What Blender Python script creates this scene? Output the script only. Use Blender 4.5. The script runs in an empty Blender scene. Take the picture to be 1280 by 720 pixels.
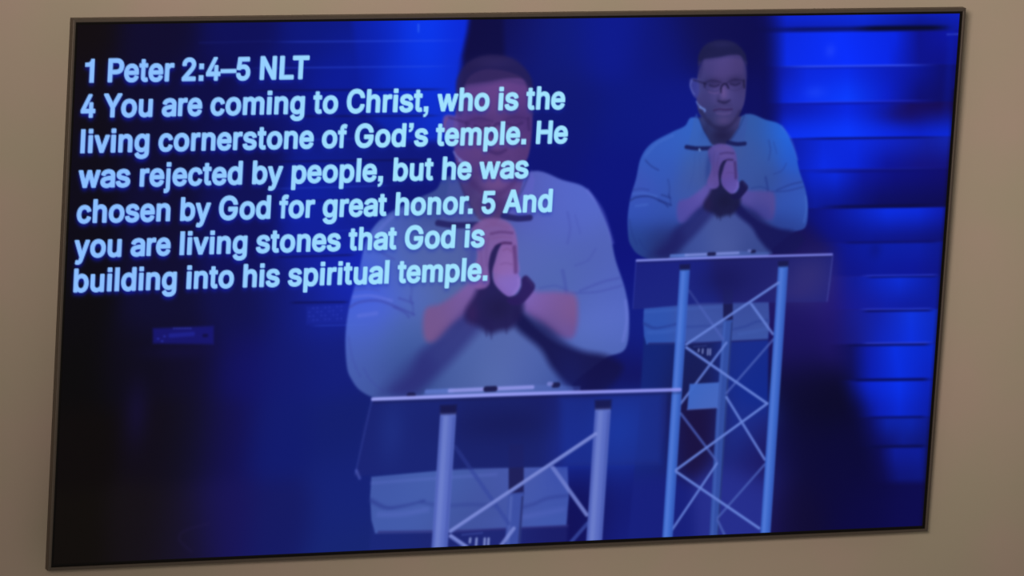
import bpy, bmesh, math
import numpy as np
from mathutils import Matrix, Vector

scene = bpy.context.scene
coll = scene.collection

# ------------------------------------------------------------------ camera, world, lights, exposure
scene.view_settings.view_transform = 'Standard'
scene.view_settings.look = 'None'
scene.view_settings.gamma = 1.0
scene.view_settings.exposure = 0.0
scene.view_settings.use_curve_mapping = False

TV_W, TV_H = 1.2335, 0.7081             # the television, metres
TILT = math.radians(5.0)               # it leans forward on its wall bracket
TV_CENTRE = Vector((0.0, -0.081, 1.50))
RIGHT = Vector((1, 0, 0))
UP = Vector((0, -math.sin(TILT), math.cos(TILT)))
NORMAL = Vector((0, -math.cos(TILT), -math.sin(TILT)))

# camera solved from the four corners of the television
CAM_LOCAL = (-3.3377361060065516, 1.8324493363488952, 7.876288860373841)
CAM_ROT = ((0.9241835920950136, 0.05836424170877114, 0.37746298281039115),
           (-0.026711352161928235, -0.9759602315539455, 0.21630564045084633),
           (0.38101337478891584, -0.20998867044421585, -0.9004074447254595))
cam_data = bpy.data.cameras.new('camera')
cam_data.sensor_width = 36.0
cam_data.lens = 8500.0 / 1280.0 * 36.0
cam_data.clip_end = 100.0
cam = bpy.data.objects.new('camera', cam_data)
coll.objects.link(cam)
loc = TV_CENTRE + RIGHT * CAM_LOCAL[0] + UP * CAM_LOCAL[1] + NORMAL * CAM_LOCAL[2]
ax = [RIGHT * r[0] + UP * r[1] + NORMAL * r[2] for r in CAM_ROT]
cx_, cy_, cz_ = ax[0], -ax[1], -ax[2]
m = Matrix.Identity(4)
for i in range(3):
    m[i][0], m[i][1], m[i][2], m[i][3] = cx_[i], cy_[i], cz_[i], loc[i]
cam.matrix_world = m
scene.camera = cam

world = bpy.data.worlds.new('room_ambient')
world.use_nodes = True
scene.world = world
bg = world.node_tree.nodes['Background']
bg.inputs['Color'].default_value = (1.0, 0.90, 0.78, 1)
bg.inputs['Strength'].default_value = 0.20


def ceiling_lamp(name, x, y, z, sx, sy, power, colour):
    d = bpy.data.lights.new(name, 'AREA')
    d.shape = 'RECTANGLE'
    d.size, d.size_y = sx, sy
    d.energy = power
    d.color = colour
    o = bpy.data.objects.new(name, d)
    o.location = (x, y, z)
    coll.objects.link(o)
    return o


ceiling_lamp('ceiling_light', -3.6, -7.2, 2.98, 2.0, 2.0, 160, (1.0, 0.88, 0.75))
# added unseen spot, aimed to brighten the wall around the top of the television
spot = bpy.data.lights.new('added_wall_spot', 'SPOT')
spot.energy = 1560
spot.color = (1.0, 0.87, 0.76)
spot.spot_size = math.radians(18)
spot.spot_blend = 1.0
spot.shadow_soft_size = 0.35
so = bpy.data.objects.new('added_wall_spot', spot)
so.location = (-3.3, -7.2, 2.95)
so.rotation_euler = (Vector((0.16, 0.0, 1.98)) - Vector(so.location)).to_track_quat('-Z', 'Y').to_euler()
coll.objects.link(so)

# ------------------------------------------------------------------ materials


def principled(name, base, rough=0.5, metal=0.0, spec=0.5):
    mt = bpy.data.materials.new(name)
    mt.use_nodes = True
    b = mt.node_tree.nodes['Principled BSDF']
    b.inputs['Base Color'].default_value = (*base, 1)
    b.inputs['Roughness'].default_value = rough
    b.inputs['Metallic'].default_value = metal
    b.inputs['Specular IOR Level'].default_value = spec
    return mt, b


def wall_paint():
    mt, b = principled('beige_wall_paint', (0.5, 0.4, 0.3), 0.8, 0, 0.25)
    nt = mt.node_tree
    tc = nt.nodes.new('ShaderNodeTexCoord')
    n1 = nt.nodes.new('ShaderNodeTexNoise')
    n1.inputs['Scale'].default_value = 5.5
    n1.inputs['Detail'].default_value = 3
    ramp = nt.nodes.new('ShaderNodeValToRGB')
    ramp.color_ramp.elements[0].position = 0.35
    ramp.color_ramp.elements[0].color = (0.455, 0.395, 0.300, 1)
    ramp.color_ramp.elements[1].position = 0.66
    ramp.color_ramp.elements[1].color = (0.490, 0.385, 0.318, 1)
    n2 = nt.nodes.new('ShaderNodeTexNoise')
    n2.inputs['Scale'].default_value = 260
    n2.inputs['Detail'].default_value = 4
    bump = nt.nodes.new('ShaderNodeBump')
    bump.inputs['Strength'].default_value = 0.05
    bump.inputs['Distance'].default_value = 0.002
    nt.links.new(tc.outputs['Object'], n1.inputs['Vector'])
    nt.links.new(tc.outputs['Object'], n2.inputs['Vector'])
    nt.links.new(n1.outputs['Fac'], ramp.inputs['Fac'])
    nt.links.new(ramp.outputs['Color'], b.inputs['Base Color'])
    nt.links.new(n2.outputs['Fac'], bump.inputs['Height'])
    nt.links.new(bump.outputs['Normal'], b.inputs['Normal'])
    return mt


def brushed_metal():
    mt, b = principled('brushed_bronze_metal', (0.12, 0.096, 0.078), 0.42, 0.6, 0.5)
    nt = mt.node_tree
    tc = nt.nodes.new('ShaderNodeTexCoord')
    mp = nt.nodes.new('ShaderNodeMapping')
    mp.inputs['Scale'].default_value = (40, 900, 900)
    n = nt.nodes.new('ShaderNodeTexNoise')
    n.inputs['Scale'].default_value = 1.0
    mr = nt.nodes.new('ShaderNodeMapRange')
    mr.inputs['To Min'].default_value = 0.36
    mr.inputs['To Max'].default_value = 0.50
    nt.links.new(tc.outputs['Object'], mp.inputs['Vector'])
    nt.links.new(mp.outputs['Vector'], n.inputs['Vector'])
    nt.links.new(n.outputs['Fac'], mr.inputs['Value'])
    nt.links.new(mr.outputs['Result'], b.inputs['Roughness'])
    return mt


def display_material():
    """A lit screen: the picture's colour is what the panel gives off."""
    mt, b = principled('lit_display', (0.001, 0.001, 0.001), 0.45, 0, 0.06)
    nt = mt.node_tree
    at = nt.nodes.new('ShaderNodeAttribute')
    at.attribute_name = 'picture'
    nt.links.new(at.outputs['Color'], b.inputs['Emission Color'])
    b.inputs['Emission Strength'].default_value = 1.0
    return mt


MAT_WALL = wall_paint()
MAT_RIM = brushed_metal()
MAT_GLASS, _ = principled('black_screen_glass', (0.004, 0.003, 0.003), 0.3, 0, 0.2)
MAT_BACK, _ = principled('black_plastic_back', (0.02, 0.02, 0.022), 0.55)
MAT_STEEL, _ = principled('black_steel_bracket', (0.03, 0.03, 0.03), 0.45, 0.6)
MAT_DISPLAY = display_material()

# ------------------------------------------------------------------ mesh helpers


def link(name, me, mat, parent=None):
    o = bpy.data.objects.new(name, me)
    me.materials.append(mat)
    coll.objects.link(o)
    o.parent = parent
    return o


def box(bm, x0, x1, y0, y1, z0, z1, bevel=0.0):
    r = bmesh.ops.create_cube(bm, size=1.0)
    vs = r['verts']
    for v in vs:
        v.co = Vector((x0 + (v.co.x + .5) * (x1 - x0), y0 + (v.co.y + .5) * (y1 - y0), z0 + (v.co.z + .5) * (z1 - z0)))
    if bevel:
        es = list({e for v in vs for e in v.link_edges})
        bmesh.ops.bevel(bm, geom=es, offset=bevel, segments=2, affect='EDGES', profile=0.6)


def bm_obj(name, bm, mat, parent=None):
    me = bpy.data.meshes.new(name)
    bm.normal_update()
    bm.to_mesh(me)
    bm.free()
    return link(name, me, mat, parent)


# ------------------------------------------------------------------ the wall
bm = bmesh.new()
box(bm, -4.5, 4.5, 0.0, 0.12, 0.0, 3.1)
wall = bm_obj('wall_back', bm, MAT_WALL)
wall['kind'] = 'structure'
wall['label'] = 'plain beige painted wall behind the mounted television'

# ------------------------------------------------------------------ the television
tv = bpy.data.objects.new('television', None)
tv.empty_display_size = 0.1
coll.objects.link(tv)
base = TV_CENTRE - UP * (TV_H / 2)
m = Matrix.Identity(4)
for i in range(3):
    m[i][0], m[i][1], m[i][2], m[i][3] = RIGHT[i], UP[i], NORMAL[i], base[i]
tv.matrix_world = m
tv['label'] = 'large flat wall-mounted television with thin bronze rim showing a preacher and scripture text'
tv['category'] = 'television'
HW, HH = TV_W / 2, TV_H
# local axes of the set: x to the right, y up from its bottom edge, z out of the screen
LIP = 0.0042
bm = bmesh.new()


def ring(bm, x0, x1, y0, y1, z):
    return [bm.verts.new((x0, y0, z)), bm.verts.new((x1, y0, z)), bm.verts.new((x1, y1, z)), bm.verts.new((x0, y1, z))]


loops = []
b = 0.0012
for inset, z in ((0.0, -0.0115), (0.0, -b), (b * .3, -b * .3), (b, 0.0), (LIP - .0008, 0.0), (LIP, -.0006), (LIP, -0.0115)):
    loops.append(ring(bm, -HW + inset, HW - inset, inset, HH - inset, z))
for a, c in zip(loops, loops[1:] + loops[:1]):
    for i in range(4):
        j = (i + 1) % 4
        bm.faces.new((a[i], a[j], c[j], c[i]))
bmesh.ops.recalc_face_normals(bm, faces=bm.faces)
rim = bm_obj('rim', bm, MAT_RIM, tv)
rim['label'] = 'thin brushed bronze metal rim'

bm = bmesh.new()
box(bm, -HW + LIP + .0002, HW - LIP - .0002, LIP + .0002, HH - LIP - .0002, -0.0100, -0.0030)
glass = bm_obj('screen_glass', bm, MAT_GLASS, tv)
glass['label'] = 'black glass border of the screen'

bm = bmesh.new()
box(bm, -HW + .003, HW - .003, .006, HH - .006, -0.014, -0.0118, .001)
box(bm, -HW + .03, HW - .03, .02, HH - .03, -0.026, -0.0142, .003)
box(bm, -0.47, 0.47, 0.03, 0.42, -0.040, -0.0262, .006)
for k in range(24):
    box(bm, -0.36 + k * .030, -0.346 + k * .030, 0.36, 0.40, -0.0425, -0.0395)
bm_obj('back_housing', bm, MAT_BACK, tv)

# tilting bracket between the back of the set and the wall (plate flat on the wall, two rails on the set)
bm = bmesh.new()
inv = m.inverted()


def wall_box(x0, x1, y0, y1, z0, z1):
    r = bmesh.ops.create_cube(bm, size=1.0)
    for v in r['verts']:
        v.co = inv @ Vector((x0 + (v.co.x + .5) * (x1 - x0), y0 + (v.co.y + .5) * (y1 - y0), z0 + (v.co.z + .5) * (z1 - z0)))


wall_box(-0.30, 0.30, -0.006, -0.0005, TV_CENTRE.z - .10, TV_CENTRE.z + .09)
for s in (-1, 1):
    x = .2 * s
    box(bm, x - .018, x + .018, 0.06, 0.56, -0.050, -0.0402, .001)
    for t in range(10):                                     # curved tilt arm from the wall plate to the rail
        f0 = t / 10
        p = Vector((x, -0.006, TV_CENTRE.z)).lerp(m @ Vector((x, 0.30, -0.048)), f0)
        q = Vector((x, -0.006, TV_CENTRE.z)).lerp(m @ Vector((x, 0.30, -0.048)), f0 + .1)
        h = .035 + .02 * math.sin(f0 * math.pi)
        wall_box(x - .006, x + .006, q.y, p.y, p.z - h, p.z + h)
bm_obj('wall_bracket', bm, MAT_STEEL, tv)

# ------------------------------------------------------------------ the picture on the display
# The display is one flat sheet of small cells. The broadcast picture on it (a dissolve between a wide and a close shot)
# is drawn shape by shape on the sheet; the cells of every pictured thing then become a flat mesh of their own.
DISP_X, DISP_Y = 0.6093, 0.3466          # half the lit area, metres
CELL = 0.00113
NX, NY = int(round(2 * DISP_X / CELL)) + 1, int(round(2 * DISP_Y / CELL)) + 1
# plane map: point measured on the photograph -> metres on the display, from its centre
PLANE = np.array([[0.0011157051971352446, 6.684357157796674e-05, -0.004832299976384849],
                  [-3.0311527871754722e-05, -0.001056164187551069, -0.004420666795943459],
                  [-4.9319238754116554e-05, -2.826245224320763e-05, 1.0]])


def T(pts):
    p = np.asarray(pts, float).reshape(-1, 2)
    q = np.c_[p[:, 0] - 640, p[:, 1] - 360, np.ones(len(p))] @ PLANE.T
    u = q[:, :2] / q[:, 2:]
    return np.c_[(u[:, 0] + DISP_X) / CELL, (DISP_Y - u[:, 1]) / CELL]


IMG = np.zeros((NY, NX, 3))
IDS = np.zeros((NY, NX), np.int32)
PARTS = ['']                              # part paths by id; 0 is the stage backdrop


def pid(path):
    if path not in PARTS:
        PARTS.append(path)
    return PARTS.index(path)


def smooth01(t):
    t = np.clip(t, 0, 1)
    return t * t * (3 - 2 * t)


def window(pts, pad):
    x0, y0 = np.floor(pts.min(0) - pad).astype(int)
    x1, y1 = np.ceil(pts.max(0) + pad).astype(int) + 1
    return max(x0, 0), max(y0, 0), min(x1, NX), min(y1, NY)


def seg_dist(X, Y, a, b):
    d = b - a
    L = max(d @ d, 1e-12)
    t = np.clip(((X - a[0]) * d[0] + (Y - a[1]) * d[1]) / L, 0, 1)
    return np.hypot(X - a[0] - t * d[0], Y - a[1] - t * d[1]), t


def sdf(polys, X, Y):
    best = np.full(X.shape, 1e9)
    wind = np.zeros(X.shape, np.int32)
    for p in polys:
        for a, b in zip(p, np.roll(p, -1, 0)):
            d, _ = seg_dist(X, Y, a, b)
            np.minimum(best, d, out=best)
            if a[1] != b[1]:
                cross = (b[0] - a[0]) * (Y - a[1]) - (X - a[0]) * (b[1] - a[1])
                if b[1] > a[1]:
                    wind += (Y >= a[1]) & (Y < b[1]) & (cross > 0)
                else:
                    wind -= (Y >= b[1]) & (Y < a[1]) & (cross < 0)
    return np.where(wind != 0, -best, best)


def spline(pts, n=6, closed=True):
    p = np.asarray(pts, float)
    k = len(p)
    out = []
    for i in range(k if closed else k - 1):
        if closed:
            a, b, c, d = p[(i - 1) % k], p[i], p[(i + 1) % k], p[(i + 2) % k]
        else:
            a, b, c, d = p[max(i - 1, 0)], p[i], p[i + 1], p[min(i + 2, k - 1)]
        for t in np.arange(n) / n:
            out.append(.5 * (2 * b + (c - a) * t + (2 * a - 5 * b + 4 * c - d) * t * t + (3 * b - a - 3 * c + d) * t ** 3))
    if not closed:
        out.append(p[-1])
    return np.array(out)


def field(anchors, X, Y, sigma):
    """Smooth colour between colour samples: normalised gaussian weights."""
    A = np.asarray(anchors, float)
    P = T(A[:, :2])
    num = np.zeros(X.shape + (3,))
    den = np.zeros(X.shape)
    for (px, py), c in zip(P, A[:, 2:]):
        d2 = ((X - px) ** 2 + (Y - py) ** 2) / (2 * sigma * sigma)
        w = np.exp(-d2) + 1e-3 / (1 + d2) ** 2
        num += w[..., None] * c
        den += w
    return num / den[..., None]


def put(win, alpha, col, part=None, thr=0.5):
    x0, y0, x1, y1 = win
    if x1 <= x0 or y1 <= y0:
        return
    v = IMG[y0:y1, x0:x1]
    v += alpha[..., None] * (np.asarray(col, float) - v)
    if part is not None:
        IDS[y0:y1, x0:x1][alpha > thr] = pid(part)


def grid(win):
    x0, y0, x1, y1 = win
    return np.meshgrid(np.arange(x0, x1, dtype=float), np.arange(y0, y1, dtype=float))


def poly(pts, col, a=1.0, soft=1.0, part=None, curve=False, anchors=None, sigma=18, thr=.5, mp=None):
    p = np.asarray(pts, float)
    if mp is not None:
        p = mp(p)
    if curve:
        p = spline(p)
    p = T(p)
    win = window(p, soft + 2)
    if win[2] <= win[0] or win[3] <= win[1]:
        return
    X, Y = grid(win)
    al = smooth01(.5 - sdf([p], X, Y) / (2 * soft)) * a
    put(win, al, col if anchors is None else field(anchors, X, Y, sigma), part, thr * a)


def stroke(pts, w, col, a=1.0, soft=.8, part=None, curve=False, w1=None, col1=None, mp=None, fade=0.0):
    p = np.asarray(pts, float)
    if mp is not None:
        p = mp(p)
    if curve:
        p = spline(p, 8, False)
    p = T(p)
    win = window(p, w + soft + 3)
    if win[2] <= win[0] or win[3] <= win[1]:
        return
    X, Y = grid(win)
    n = len(p) - 1
    best = np.full(X.shape, 1e9)
    par = np.zeros(X.shape)
    for i in range(n):
        d, t = seg_dist(X, Y, p[i], p[i + 1])
        k = d < best
        best[k] = d[k]
        par[k] = ((i + t) / n)[k]
    ww = w / 2 + (0 if w1 is None else (w1 - w) / 2 * par)
    al = smooth01(.5 - (best - ww) / (2 * soft)) * a
    if fade:
        al = al * smooth01(par / fade) * smooth01((1 - par) / fade)
    c = np.asarray(col, float) if col1 is None else np.asarray(col, float) + par[..., None] * (np.asarray(col1, float) - np.asarray(col, float))
    put(win, al, c, part, .45 * a)


def blob(x, y, rx, ry, col, a=1.0, mp=None, ang=0.0):
    c = np.array([[x, y]], float)
    e = np.array([[x + rx, y], [x, y + ry]], float)
    if mp is not None:
        c, e = mp(c), mp(e)
    rx, ry = abs(e[0, 0] - c[0, 0]), abs(e[1, 1] - c[0, 1])
    c = T(c)
    r = max(rx, ry) * 2.6
    win = window(c, r)
    if win[2] <= win[0] or win[3] <= win[1]:
        return
    X, Y = grid(win)
    ca, sa = math.cos(math.radians(ang)), math.sin(math.radians(ang))
    dx, dy = X - c[0, 0], Y - c[0, 1]
    u, v = (dx * ca + dy * sa) / rx, (-dx * sa + dy * ca) / ry
    put(win, a * np.exp(-(u * u + v * v) / 1.1), col)


def blur(A, s):
    r = int(math.ceil(s * 3))
    k = np.exp(-np.arange(-r, r + 1) ** 2 / (2 * s * s))
    k /= k.sum()
    for axis in (0, 1):
        P = np.pad(A, [(r, r) if i == axis else (0, 0) for i in range(A.ndim)], mode='edge')
        out = np.zeros_like(A)
        for i, kk in enumerate(k):
            out += kk * (P[i:i + A.shape[0]] if axis == 0 else P[:, i:i + A.shape[1]])
        A = out
    return A


# ---- stage backdrop: dark on the left, lit blue boards on the right
BACK = [  # warm near-black samples include the room's reflection, painted into the picture
    (100, 40, 15, 9, 14), (200, 40, 12, 8, 46), (300, 40, 9, 12, 88), (400, 40, 7, 20, 122), (620, 50, 10, 10, 72),
    (650, 60, 12, 20, 112), (700, 60, 11, 24, 122), (760, 55, 9, 24, 142), (830, 60, 9, 20, 122), (880, 40, 12, 12, 80), (945, 60, 9, 9, 78),
    (100, 110, 13, 8, 20), (180, 110, 11, 8, 45), (250, 120, 9, 9, 70), (350, 120, 9, 17, 110), (420, 110, 6, 24, 150), (600, 110, 12, 14, 95),
    (110, 180, 11, 8, 22), (200, 185, 10, 8, 48), (300, 180, 9, 11, 80), (420, 180, 9, 24, 130), (500, 190, 9, 22, 125), (560, 190, 10, 22, 130), (600, 180, 12, 20, 120),
    (690, 120, 12, 22, 112), (720, 150, 9, 20, 115), (780, 150, 8, 22, 128), (840, 140, 10, 22, 130), (760, 220, 7, 18, 125), (950, 120, 9, 12, 95), (700, 210, 10, 18, 115),
    (105, 240, 10, 7, 24), (200, 240, 11, 9, 50), (300, 240, 11, 14, 85), (400, 250, 9, 30, 160), (450, 260, 14, 28, 140), (520, 240, 12, 20, 115),
    (100, 310, 9, 7, 22), (200, 300, 12, 9, 48), (300, 300, 11, 13, 90), (400, 310, 14, 28, 150), (430, 340, 18, 38, 185), (780, 290, 8, 16, 120), (780, 230, 8, 18, 125),
    (95, 390, 9, 7, 13), (200, 390, 13, 11, 50), (300, 390, 14, 15, 75), (360, 375, 14, 22, 110), (405, 385, 17, 33, 150), (790, 350, 10, 17, 125), (790, 420, 14, 26, 128), (800, 395, 14, 30, 130),
    (95, 460, 8, 7, 9), (170, 450, 11, 8, 26), (240, 450, 14, 10, 40), (300, 450, 15, 15, 98), (360, 450, 15, 24, 112), (420, 450, 16, 28, 122), (780, 470, 14, 14, 86), (720, 470, 14, 14, 80),
    (95, 560, 12, 8, 9), (200, 550, 14, 9, 22), (240, 550, 15, 13, 34), (280, 550, 17, 14, 84), (350, 550, 14, 25, 110), (430, 540, 16, 29, 110), (440, 600, 18, 32, 118),
    (90, 670, 15, 11, 9), (180, 660, 19, 14, 20), (230, 660, 21, 16, 40), (280, 650, 22, 18, 88), (350, 650, 18, 24, 98), (430, 650, 19, 34, 118), (440, 690, 20, 36, 112),
    (500, 560, 18, 34, 116), (640, 560, 18, 28, 95), (780, 540, 20, 50, 158), (740, 560, 16, 34, 140), (780, 590, 20, 42, 150), (750, 620, 13, 15, 88), (800, 610, 16, 22, 110), (780, 650, 19, 30, 128), (820, 540, 20, 48, 155), (730, 650, 14, 14, 88), (820, 620, 15, 20, 105),
    (870, 500, 22, 22, 80), (869, 550, 26, 14, 62), (870, 640, 30, 14, 62), (930, 520, 24, 44, 138), (925, 600, 32, 42, 138), (950, 640, 24, 20, 90), (950, 580, 20, 20, 88),
    (1000, 430, 22, 16, 92), (1000, 480, 9, 7, 48), (1040, 500, 7, 6, 42), (1000, 560, 9, 7, 54), (1060, 560, 7, 6, 56), (1000, 640, 13, 8, 50), (1080, 640, 8, 6, 66), (1140, 640, 9, 8, 78), (1050, 610, 8, 6, 58),
    (1020, 350, 40, 40, 118), (1020, 300, 20, 16, 92), (1050, 365, 38, 24, 122), (1000, 410, 28, 18, 96), (1060, 420, 30, 20, 112), (1000, 300, 20, 14, 84), (985, 310, 20, 14, 80),
]
XX, YY = np.meshgrid(np.arange(NX, dtype=float), np.arange(NY, dtype=float))
STEP = 4
cxs, cys = np.arange(0, NX + STEP, STEP, dtype=float), np.arange(0, NY + STEP, STEP, dtype=float)
CX, CY = np.meshgrid(cxs, cys)
coarse = field(BACK, CX, CY, 26)
fx, fy = XX / STEP, YY / STEP
ix, iy = fx.astype(int), fy.astype(int)
tx, ty = (fx - ix)[..., None], (fy - iy)[..., None]
IMG[:] = (coarse[iy, ix] * (1 - tx) + coarse[iy, ix + 1] * tx) * (1 - ty) + (coarse[iy + 1, ix] * (1 - tx) + coarse[iy + 1, ix + 1] * tx) * ty

# lit boards on the left, behind the close shot
LEFTB = [(430, 45, 6, 24, 150), (480, 50, 5, 40, 205), (530, 45, 4, 60, 255), (575, 50, 5, 42, 225), (450, 90, 6, 26, 160), (500, 90, 4, 48, 225), (540, 85, 4, 60, 252), (570, 95, 8, 40, 205),
         (440, 120, 6, 26, 150), (500, 120, 5, 42, 205), (550, 120, 5, 50, 225), (480, 150, 7, 32, 160), (550, 150, 8, 50, 222), (520, 165, 10, 36, 170), (555, 168, 14, 50, 205)]
poly([(440, 20), (588, 20), (586, 40), (578, 75), (574, 110), (572, 176), (500, 178), (455, 140)], (5, 45, 215), .93, 6, 'stage_backdrop/lit_board', anchors=LEFTB, sigma=22)
blob(450, 60, 40, 45, (6, 28, 160), .5)
for y0, y1, xa, xb, a in ((53, 51, 330, 586, .55), (86, 83, 300, 580, .5), (176, 172, 330, 560, .25), (237, 232, 330, 500, .38), (290, 287, 400, 480, .2), (408, 406, 385, 470, .4)):
    stroke([(xa, y0), ((xa + xb) / 2, (y0 + y1) / 2), (xb, y1)], 1.2, (60, 90, 235), a, 1.0, fade=.2)
stroke([(250, 54), (340, 52)], 1.2, (30, 40, 130), .4, 1)
for y0, y1, xa, xb, a in ((114, 112, 300, 570, .6), (146, 145, 340, 560, .6), (203, 200, 320, 545, .6), (252, 250, 330, 500, .3), (322, 319, 340, 450, .6), (379, 378, 360, 440, .7)):
    stroke([(xa, y0), ((xa + xb) / 2, (y0 + y1) / 2), (xb, y1)], 2.0, (8, 10, 70), a, 1.2, fade=.15)
stroke([(524, 31), (524, 40)], 1.5, (90, 140, 255), .5, 1)
poly([(590, 22), (630, 22), (632, 75), (585, 90), (580, 70)], (10, 8, 62), .75, 5)
# little lit console in the dark on the left, faint column under it, speckled box by the close shot's elbow
poly([(192, 411), (268, 408), (268, 431), (192, 430)], (22, 22, 122), .8, 2.0, 'stage_backdrop/console')
blob(230, 440, 40, 8, (18, 14, 70), .4)
for i in range(7):
    stroke([(218 + i * 3.4, 411), (219 + i * 3.4, 411)], 1.6, (60, 70, 190), .7, .8)
stroke([(214, 420), (242, 418)], 5, (30, 36, 150), .7, 1.2)
for q in ((198, 424), (203, 427), (206, 421)):
    stroke([q, (q[0] + 1, q[1])], 2, (46, 56, 180), .7, .8)
stroke([(256, 420), (259, 420)], 4, (12, 10, 60), .8, 1)
blob(172, 515, 14, 36, (20, 14, 62), .55)
poly([(384, 384), (436, 381), (436, 404), (384, 406)], (30, 46, 170), .35, 2)
for i in range(9):
    for j in range(4):
        if (i * 7 + j * 5) % 3:
            stroke([(387 + i * 5, 386 + j * 5 - i * .3), (388 + i * 5, 386 + j * 5 - i * .3)], 1.4, (58, 74, 205), .45, .8)
stroke([(240, 690), (225, 675), (232, 664), (262, 655)], 1.6, (40, 30, 80), .3, 2.5, curve=True)

# lit boards on the right: one band between every two seams
BANDS = [
    (10, 40, [(955, 9, 16, 120), (985, 6, 36, 215), (1080, 6, 42, 225), (1150, 6, 28, 180), (1200, 8, 30, 190)], [(955, 8, 12, 95), (985, 6, 28, 180), (1080, 6, 34, 195), (1150, 6, 18, 130), (1200, 8, 24, 160)]),
    (40, 83, [(955, 8, 14, 100), (985, 6, 40, 225), (1050, 4, 46, 252), (1120, 4, 36, 225), (1150, 8, 16, 140), (1190, 8, 18, 160), (1200, 8, 18, 150)], [(955, 8, 12, 95), (985, 6, 42, 232), (1060, 4, 46, 255), (1110, 4, 38, 232), (1150, 8, 16, 140), (1200, 8, 14, 130)]),
    (83, 129, [(955, 8, 10, 85), (975, 8, 24, 165), (1010, 6, 38, 220), (1060, 4, 40, 232), (1130, 6, 22, 170), (1190, 8, 10, 100)], [(955, 8, 9, 80), (980, 6, 36, 210), (1010, 6, 46, 238), (1060, 6, 60, 255), (1110, 6, 30, 200), (1150, 8, 12, 115), (1190, 10, 10, 95)]),
    (129, 173, [(955, 8, 9, 80), (980, 8, 22, 160), (1060, 5, 36, 222), (1110, 6, 24, 175), (1140, 18, 10, 95), (1190, 20, 8, 80)], [(955, 8, 10, 85), (980, 6, 46, 235), (1060, 6, 56, 255), (1110, 6, 40, 225), (1150, 6, 32, 200), (1190, 6, 40, 215)]),
    (173, 213, [(975, 8, 22, 150), (1030, 6, 38, 215), (1070, 6, 40, 225), (1120, 10, 32, 190), (1160, 14, 28, 160), (1190, 16, 34, 170)], [(975, 8, 22, 150), (1030, 6, 42, 228), (1070, 5, 36, 215), (1110, 8, 18, 150), (1150, 16, 16, 125), (1190, 16, 16, 120)]),
    (213, 261, [(985, 8, 16, 125), (1015, 6, 34, 200), (1045, 6, 40, 220), (1080, 8, 20, 155), (1120, 9, 13, 125), (1190, 12, 10, 105)], [(985, 9, 14, 105), (1020, 8, 24, 150), (1050, 7, 20, 140), (1100, 8, 10, 95), (1190, 9, 8, 80)]),
    (261, 304, [(1000, 9, 13, 105), (1040, 8, 20, 145), (1080, 7, 34, 190), (1110, 6, 44, 225), (1150, 7, 40, 215), (1185, 9, 24, 165)], [(1000, 10, 12, 98), (1040, 9, 16, 125), (1090, 8, 20, 140), (1140, 9, 18, 130), (1185, 9, 14, 110)]),
    (304, 346, [(1010, 18, 16, 100), (1050, 9, 20, 140), (1100, 7, 28, 165), (1150, 8, 28, 165), (1180, 9, 22, 140)], [(1010, 22, 18, 105), (1050, 12, 18, 130), (1100, 8, 22, 150), (1140, 8, 20, 150), (1180, 9, 18, 130)]),
    (346, 388, [(1030, 30, 22, 120), (1070, 14, 26, 150), (1100, 9, 36, 190), (1125, 8, 44, 212), (1160, 8, 30, 170), (1180, 9, 22, 140)], [(1030, 32, 20, 112), (1070, 20, 24, 145), (1110, 12, 28, 165), (1170, 9, 24, 150)]),
    (388, 431, [(1030, 28, 18, 100), (1070, 20, 26, 140), (1100, 14, 32, 170), (1140, 10, 50, 220), (1170, 9, 40, 190)], [(1030, 22, 16, 90), (1070, 20, 24, 130), (1100, 12, 34, 180), (1140, 8, 46, 220), (1170, 8, 38, 185)]),
    (431, 476, [(1040, 12, 10, 70), (1065, 12, 14, 95), (1085, 9, 26, 165), (1120, 5, 46, 226), (1160, 5, 38, 200)], [(1040, 8, 8, 55), (1065, 8, 12, 90), (1090, 7, 28, 175), (1125, 5, 44, 222), (1160, 6, 34, 190)]),
    (476, 523, [(1045, 8, 9, 70), (1065, 8, 22, 150), (1090, 6, 36, 205), (1125, 5, 48, 235), (1160, 6, 32, 185)], [(1045, 7, 6, 50), (1070, 8, 9, 80), (1100, 7, 28, 175), (1125, 6, 38, 205), (1160, 7, 28, 165)]),
    (523, 560, [(1060, 8, 7, 58), (1090, 8, 14, 105), (1110, 8, 32, 165), (1140, 8, 34, 170), (1160, 9, 24, 140)], [(1060, 8, 6, 55), (1100, 9, 12, 95), (1130, 10, 24, 135), (1160, 9, 20, 115)]),
    (560, 604, [(1070, 8, 6, 58), (1100, 9, 10, 85), (1120, 10, 26, 150), (1150, 9, 26, 150), (1162, 9, 18, 110)], [(1070, 8, 6, 58), (1105, 9, 8, 78), (1125, 10, 18, 115), (1150, 10, 20, 120), (1162, 9, 16, 100)]),
]
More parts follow.
